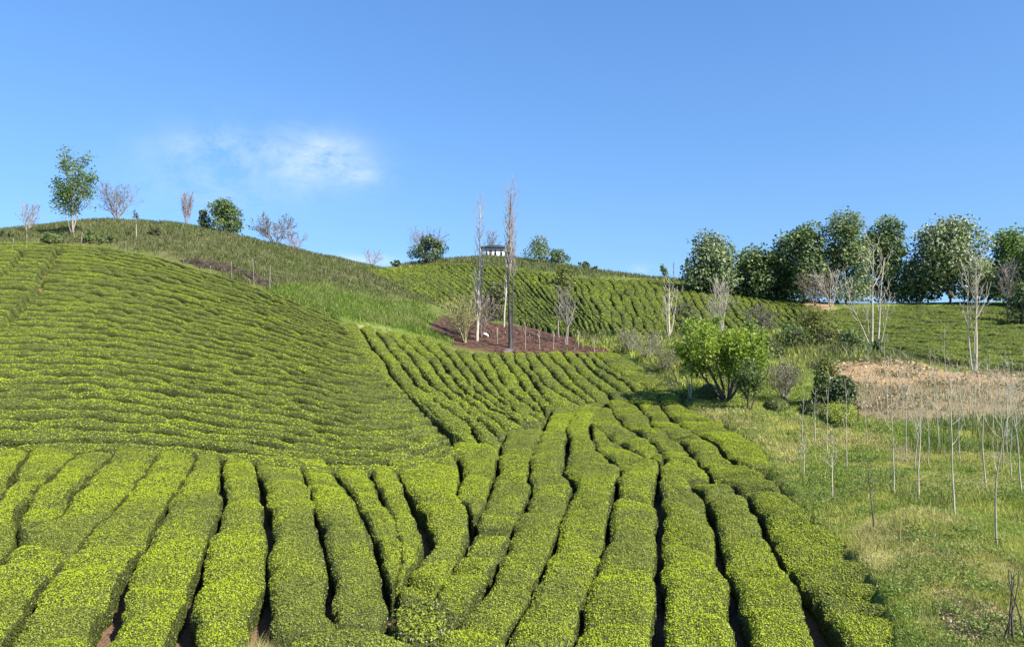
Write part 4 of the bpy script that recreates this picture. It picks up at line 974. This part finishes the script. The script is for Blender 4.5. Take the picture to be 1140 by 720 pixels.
p, m = atd(1137, 84); dense_tree('evergreen_shrub', 'dark rounded small tree on the terrace at the right edge', 'tree', p, 52 * m, 44 * m, 132, leaf='leaf_dark', n=3000, size=.24, low=.15, nl=22, leaf2='leaf_mid')
p, m = atd(908, 101); stems_tree('bare_shrub', 'brown bare shrub in the shade under the broad dark tree', 'shrub', p, [(leaning(.5, a), 34 * m, .06) for a in (0, 1, 2, 3, 4, 5)], 'shrub', 'twig_red', 133, rmin=.02, leaf=('leaf_olive', 1, .2, .15))
p, m = atd(925, 99); stems_tree('bare_shrub', 'pale bare shrub below the tallest grey-green tree', 'shrub', p, [(leaning(.4, a), 40 * m, .05) for a in (0.4, 1.5, 2.6, 3.7, 4.8)], 'shrub', 'bark_pale', 134, rmin=.02)
p, m = atd(1122, 92); stems_tree('bare_tree', 'brown bare upright tree in front of the light green one', 'tree', p, [(leaning(.08, a), 58 * m, .07) for a in (0, 2, 4)], 'bare', 'bark_grey', 135, rmin=.02)

# ------------------------------------------------------------------ saplings on the right slope
SAP = [(893,492,432,0),(908,496,428,0),(921,503,420,0),(943,521,418,0),(966,494,415,0),(988,470,368,0),(995,547,395,0),(1008,512,392,0),(1023,553,418,0),(1033,516,436,0),(1040,446,388,0),(1052,420,358,0),(1060,468,412,0),(1063,573,400,0),(1076,478,400,0),(1086,474,404,0),(1098,542,402,0),(1110,607,412,0),(1112,470,406,0),(1121,504,398,0),(1128,462,396,0),(1138,552,418,0),(1006,452,408,0),(1018,522,450,0),(1098,452,390,0),(978,458,384,0),(1024,478,392,0),(1045,500,404,0),(1069,515,410,0),(1080,452,392,0),(1107,488,394,0),(1117,524,412,0),(1126,532,420,0),(1133,486,392,0),(1136,450,388,0),(1000,438,386,0),(1038,430,384,0),(1058,436,390,0),(1090,436,386,0),(1122,436,388,0)]
SAPG = 'bare saplings on the right grass slope'
for k, (u, v, t, _) in enumerate(sorted(SAP)):
    p, m = at(u, v, 12); rng = np.random.default_rng(900 + k); h = (v - t) * m
    near = v > 535
    stems_tree('sapling', f'slender pale bare sapling on the right slope, {ORD(k+1)} from the left', 'sapling', p, [((rng.normal(-.03, .03), rng.normal(0, .03), 1), h, .025 if near else .019)],
               dict(PAR['sapling'], lr=[.20 if near else .15, .4], s=[.45, .3]), 'bark_sapling', 900 + k, group=SAPG, rmin=.005)
for u, v, t, lb in [(974, 588, 508, 'dark-stemmed young sapling with sparse new leaves on the right slope'), (927, 557, 482, 'faint young sapling with tiny leaves left of the dark-stemmed one'), (895, 530, 488, 'tiny leafy sapling on the grass by the tea edge')]:
    p, m = at(u, v, 12); stems_tree('leafy_sapling', lb, 'sapling', p, [((0.01, 0, 1), (v - t) * m, .024)], dict(PAR['leafy'], s=[.45, .2], k=[(8, 9), (4, 5)], lr=[.34, .4]), 'bark_dark' if u == 974 else 'bark_pale', 950 + u, leaf=('leaf_greygreen', 1, .035, .04), rmin=.004)
for u, v, t, lb in [(1003, 607, 560, 'short dry pale stalk on the grass below the saplings'), (1040, 615, 572, 'thin dry stalk right of the short pale one')]:
    p, m = at(u, v, 12); stems_tree('dry_stalk', lb, 'stalk', p, [((-.08, 0, 1), (v - t) * m, .012)], dict(PAR['sapling'], lev=1, k=[3], lr=[.2], ang=[.5]), 'twig_yellow', 960 + u, rmin=.004)
# bundle of sticks at the bottom right corner
def sticks():
    p, m = atd(1127, 11.9); root = empty('stick_bundle', p); tag(root, 'bunch of dark bare sticks propped together at bottom right corner', 'sticks')
    rng = np.random.default_rng(3)
    top = p + np.array([0.0, 0, 1.02])
    for k, (dx, dy) in enumerate([(-.12, .05), (-.04, -.1), (.06, .08), (.22, 0), (.02, .15)]):
        S = []; q = p + np.array([dx, dy, -.1]); e = top + np.array([rng.normal(0, .03), rng.normal(0, .03), rng.uniform(-.12, .06)]); r = .014
        for i in range(7):
            n = q + (e - q) / (7 - i) + np.append(rng.normal(0, .008, 2), 0); S.append((*q, *n, r, r * .9)); q = n; r *= .9
        d = unit(e - p) + rng.normal(0, .25, 3); S.append((*q, *(q + unit(d) * .14), r, r * .6))
        V, Q = tubes(S, 6); mesh_obj('stick', V, Q, [M['bark_dark']], smooth=np.ones(len(Q), bool), parent=root, origin=p)
sticks()

# ------------------------------------------------------------------ grass and scrub (uncountable)
def scatter(poly, dlo, dhi, n, rng, notea=0.25, ulo=None, uhi=None):
    pu = [q[0] for q in poly]
    u = rng.uniform(min(pu), max(pu), n); d = np.exp(rng.uniform(math.log(dlo), math.log(dhi), n))
    x = (u - CU) / F * d; z = zg(x, d); v = CV - F * z / d
    ju = u + rng.normal(0, 5, n) + 26 * fbm(x * .3, d * .22, 301); jv = v + rng.normal(0, 1.5, n) + 9 * fbm(x * .3, d * .22, 302)
    k = in_poly(ju, jv, poly) & (tea_at(x, d) < notea)
    return np.column_stack([x, d, z])[k]
def blades(name, poly, dlo, dhi, n, hgt, wid, mat, seed, clump=0.0, label=None, wz=None, lean=.35, thin=None):
    rng = np.random.default_rng(seed)
    P = scatter(poly, dlo, dhi, n, rng, 2.0 if thin else 0.7)
    if clump:
        f = fbm(P[:, 0] * .55, P[:, 1] * .55, seed) + 0.5 * fbm(P[:, 0] * 2, P[:, 1] * 2, seed + 5)
        P = P[f > rng.normal(clump - .3, .18, len(P))]
    N = len(P); hf = hgt * rng.uniform(.45, 1.35, N) * (1 + .8 * fbm(P[:, 0] * .8, P[:, 1] * .8, seed + 9)).clip(.3)
    w = wid * np.maximum(P[:, 1], 9) / 25 * rng.uniform(.7, 1.3, N)
    a = rng.uniform(0, 6.283, N); wx = np.column_stack([np.cos(a), np.sin(a), np.zeros(N)])
    ln = rng.normal(0, lean, (N, 2)) * hf[:, None]
    P[:, 2] += -.04 + .10 * fbm(P[:, 0] * .5, P[:, 1] * .5, 3) + .07 * fbm(P[:, 0] * 1.9, P[:, 1] * 1.9, 9)
    tip = P + np.column_stack([ln, hf]); midp = P + np.column_stack([ln * .35, hf * .6])
    V = np.stack([P - wx * w[:, None], P + wx * w[:, None], midp + wx * w[:, None] * .7, tip, midp - wx * w[:, None] * .7], 1).reshape(-1, 3)
    b = np.arange(N) * 5
    Q = np.stack([b, b + 1, b + 2, b + 4], 1); T = np.stack([b + 4, b + 2, b + 3], 1)
    o = mesh_obj(name, V, Q, [M[mat]], tri=T, origin=P[len(P) // 2])
    return tag(o, label, 'grass', kind='stuff')
RIGHT = [(745,437),(800,424),(900,424),(935,450),(960,470),(1010,478),(1300,470),(1300,900),(1005,900),(1010,700),(980,640),(900,575),(850,520)]
blades('grass', RIGHT, 10.5, 45, 360000, .12, .009, 'grass', 1001, label='short green and straw-coloured grass on the right slope')
blades('dry_grass', [(752,448),(830,458),(960,478),(1000,492),(960,505),(880,522),(850,505),(800,468)], 20, 45, 80000, .16, .010, 'grass_dry', 1002, clump=.12, label='dry straw-yellow grass beside the tea rows')
blades('dry_grass', [(930,600),(1010,565),(1140,600),(1200,720),(1040,720),(1010,660)], 10.5, 24, 120000, .12, .009, 'grass_dry', 1003, clump=.34, label='dry straw-yellow grass patches at the lower right')
blades('rushes', [(1000,484),(1050,472),(1300,472),(1300,525),(1050,512),(1000,498)], 20, 36, 26000, .50, .010, 'rush', 1004, clump=.34, label='tall green rushes in a band across the right slope', lean=.22)
blades('weeds', RIGHT, 11, 36, 60000, .26, .013, 'rush', 1005, clump=.62, label='darker weed tufts scattered over the right grass slope')
blades('meadow_grass', [(290,322),(345,316),(420,330),(468,340),(482,356),(472,370),(505,386),(470,377),(400,362),(372,353),(330,338)], 44, 88, 130000, .36, .011, 'grass_lush', 1006, label='lush bright green grass in the hollow above the tea')
blades('scrub', [(-200,285),(-100,262),(0,250),(80,238),(150,238),(240,244),(300,260),(345,274),(400,290),(470,312),(480,340),(420,330),(345,316),(300,322),(240,304),(180,285),(100,272),(0,270)], 56, 100, 230000, .34, .010, 'grass_scrub', 1007, clump=.10, label='brownish green scrub and weeds along the left crest')
blades('scrub', [(440,300),(470,290),(540,279),(640,294),(830,306),(890,330),(905,340),(840,324),(720,311),(640,308),(560,298),(490,294)], 96, 172, 80000, .55, .011, 'grass_scrub', 1008, label='rough grass along the far ridge top')
blades('brush', [(915,425),(1000,428),(1060,426),(1300,430),(1300,474),(1000,474),(930,462),(925,440)], 24, 53, 42000, .24, .009, 'dead_twig', 1009, clump=.42, label='dry brown brush on the bare slope below the terrace')
blades('meadow_grass', [(640,378),(740,376),(800,372),(880,368),(920,374),(945,388),(1000,394),(900,402),(880,440),(745,440),(700,395)], 40, 82, 80000, .38, .015, 'grass', 1010, label='rough grass between the far hill and the round tree')
blades('weeds', [(640,378),(740,376),(800,372),(880,368),(920,374),(945,388),(1000,394),(900,402),(880,440),(745,440),(700,395)], 40, 82, 30000, .7, .016, 'grass_scrub', 1011, clump=.4, label='tall olive weeds between the far hill and the round tree')
blades('scrub', [(900,392),(945,384),(1000,390),(1050,399),(1300,405),(1300,424),(1060,410),(1000,400),(930,402),(900,420)], 46, 64, 40000, .32, .010, 'grass_scrub', 1014, label='rough grass strip between terrace and bare slope')
blades('weeds', [(915,405),(1000,402),(1075,414),(1300,420),(1300,474),(1000,474),(930,462)], 24, 54, 16000, .30, .011, 'grass_scrub', 1015, clump=.62, label='green weed tufts dotted over the bare slope')
blades('burnt_stubble', [(484,360),(505,352),(545,357),(600,364),(650,374),(690,384),(690,390),(600,392),(530,388)], 50, 75, 9000, .26, .012, 'burnt_leaf', 1012, clump=.5, label='reddish brown dead stubble on the burnt patch')
def leaf_litter(name, poly, dlo, dhi, n, size, mat, seed, clump, label, hz=.05):
    rng = np.random.default_rng(seed); P = scatter(poly, dlo, dhi, n, rng, .7)
    f = fbm(P[:, 0] * .6, P[:, 1] * .6, seed) + 0.6 * fbm(P[:, 0] * 2.3, P[:, 1] * 2.3, seed + 5)
    P = P[f > rng.normal(clump - .3, .15, len(P))]
    hump = .5 + fbm(P[:, 0] * 1.6, P[:, 1] * 1.6, seed + 2)
    P[:, 2] += .10 * fbm(P[:, 0] * .5, P[:, 1] * .5, 3) + .07 * fbm(P[:, 0] * 1.9, P[:, 1] * 1.9, 9) + rng.uniform(0, hz, len(P)) + hz * 1.5 * hump.clip(0)
    V, Q = quads_at(P, np.tile([0, 0, 1.0], (len(P), 1)), size * np.maximum(1, P[:, 1] / 22), rng, tilt=.6)
    tag(mesh_obj(name, V, Q, [M[mat]], origin=P[len(P) // 2]), label, 'plants', kind='stuff')
leaf_litter('ground_cover', RIGHT, 10.5, 40, 150000, .055, 'broad_weed', 1020, .42, 'patches of low broad-leaved weeds on the right slope', .09)
leaf_litter('dead_leaves', [(1040,655),(1125,650),(1145,700),(1070,708)], 9.5, 20, 20000, .05, 'dead_twig', 1021, .05, 'pale dead leaves on bare soil at the lower right', .03)
leaf_litter('dead_brush', [(915,402),(1000,398),(1075,410),(1300,420),(1300,470),(1000,472),(930,460)], 26, 54, 26000, .09, 'dead_twig', 1022, .5, 'grey dead brush lying on the bare slope', .12)
blades('dry_tuft', [(262,775),(270,745),(296,742),(302,775)], 9.5, 16, 40000, .5, .009, 'grass_dry', 1013, label='dry yellow grass tuft at the foot of a gap', thin=1)
#@@END

# ------------------------------------------------------------------ camera, light, sky
cam = bpy.data.cameras.new('camera'); co = bpy.data.objects.new('camera', cam); C.objects.link(co)
co.location = (0, 0, 0); co.rotation_euler = (math.pi / 2, 0, 0)
cam.sensor_width = 36; cam.lens = F / 1140 * 36; cam.clip_start = 0.1; cam.clip_end = 5000
bpy.context.scene.camera = co

SUN = np.array([0.56, -0.44, 0.70]); SUN /= np.linalg.norm(SUN)
ELEV = math.asin(SUN[2]); AZ = math.atan2(SUN[0], SUN[1])     # clockwise from +Y
sl = bpy.data.lights.new('sun', 'SUN'); so = bpy.data.objects.new('sun', sl); C.objects.link(so)
sl.energy = 5.0; sl.angle = math.radians(0.5); sl.color = (1.0, 0.95, 0.86)
from mathutils import Vector
so.rotation_euler = Vector((-SUN).tolist()).to_track_quat('-Z', 'Y').to_euler(); so.location = (40, -10, 60)

def world():
    w = bpy.data.worlds.new('World'); bpy.context.scene.world = w; w.use_nodes = True
    nt = w.node_tree; N = nt.nodes; L = nt.links; N.clear()
    out = N.new('ShaderNodeOutputWorld'); bg = N.new('ShaderNodeBackground'); bg.inputs['Strength'].default_value = 0.098
    sky = N.new('ShaderNodeTexSky'); sky.sky_type = 'NISHITA'; sky.sun_disc = False
    sky.sun_elevation = ELEV; sky.sun_rotation = AZ; sky.altitude = 300; sky.air_density = 1.0; sky.dust_density = 0.2; sky.ozone_density = 3.0
    hs = N.new('ShaderNodeHueSaturation'); hs.inputs['Saturation'].default_value = 1.22; hs.inputs['Hue'].default_value = 0.506
    tcs = N.new('ShaderNodeTexCoord'); mps = N.new('ShaderNodeMapping'); mps.inputs['Scale'].default_value = (1, 1, 0.55); mps.inputs['Location'].default_value = (0, 0, 0.135)
    L.new(tcs.outputs['Generated'], mps.inputs['Vector']); L.new(mps.outputs[0], sky.inputs['Vector'])
    L.new(sky.outputs[0], hs.inputs['Color'])
    # thin cirrus and low cloud in fixed sky directions
    tc = N.new('ShaderNodeTexCoord'); sp = N.new('ShaderNodeSeparateXYZ'); L.new(tc.outputs['Generated'], sp.inputs[0])
    def m(op, a, b=None, c=None):
        x = N.new('ShaderNodeMath'); x.operation = op
        for k, q in enumerate((a, b, c)):
            if q is None: continue
            if isinstance(q, (int, float)): x.inputs[k].default_value = q
            else: L.new(q, x.inputs[k])
        return x.outputs[0]
    az = m('ARCTAN2', sp.outputs['X'], sp.outputs['Y']); el = m('ARCSINE', sp.outputs['Z'])
    def blob(u, v, ru, rv, amp):
        x = (u - CU) / F; z = (CV - v) / F; r = math.sqrt(1 + x * x + z * z)
        a0 = math.atan2(x, 1); e0 = math.asin(z / r)
        dx = m('DIVIDE', m('SUBTRACT', az, a0), ru / F); dz = m('DIVIDE', m('SUBTRACT', el, e0), rv / F)
        q = m('ADD', m('MULTIPLY', dx, dx), m('MULTIPLY', dz, dz))
        return m('MULTIPLY', m('EXPONENT', m('MULTIPLY', q, -1.0)), amp)
    tot = None
    for b in [(366,180,44,25,.85),(330,165,30,14,.45),(235,165,48,18,.50),(225,205,60,24,.42),(300,182,95,42,.28),(402,196,20,7,.5),(395,290,40,6,1.0),(722,300,18,6,.7)]:
        q = blob(*b); tot = q if tot is None else m('ADD', tot, q)
    mp = N.new('ShaderNodeMapping'); mp.inputs['Scale'].default_value = (15, 15, 24); mp.inputs['Rotation'].default_value = (0, 0.5, 0)
    L.new(tc.outputs['Generated'], mp.inputs['Vector'])
    nz = N.new('ShaderNodeTexNoise'); nz.inputs['Scale'].default_value = 1.0; nz.inputs['Detail'].default_value = 10; nz.inputs['Roughness'].default_value = 0.70; nz.inputs['Distortion'].default_value = 0.35
    L.new(mp.outputs[0], nz.inputs['Vector'])
    mr = N.new('ShaderNodeMapRange'); mr.inputs['From Min'].default_value = 0.34; mr.inputs['From Max'].default_value = 0.70
    L.new(nz.outputs['Fac'], mr.inputs['Value'])
    fac = m('MINIMUM', m('MULTIPLY', m('MULTIPLY', tot, mr.outputs['Result']), 0.60), 0.7)
    mx = N.new('ShaderNodeMix'); mx.data_type = 'RGBA'; L.new(fac, mx.inputs['Factor']); L.new(hs.outputs[0], mx.inputs['A'])
    mx.inputs['B'].default_value = (5.2, 5.7, 6.4, 1)
    L.new(mx.outputs['Result'], bg.inputs['Color']); L.new(bg.outputs[0], out.inputs['Surface'])
world()

sc = bpy.context.scene
sc.view_settings.view_transform = 'Standard'; sc.view_settings.look = 'None'; sc.view_settings.gamma = 1.0
sc.view_settings.use_curve_mapping = False
sc.view_settings.exposure = 1.08
sc.render.engine = 'CYCLES'
sc.cycles.max_bounces = 6; sc.cycles.diffuse_bounces = 3; sc.cycles.transmission_bounces = 4; sc.cycles.transparent_max_bounces = 4
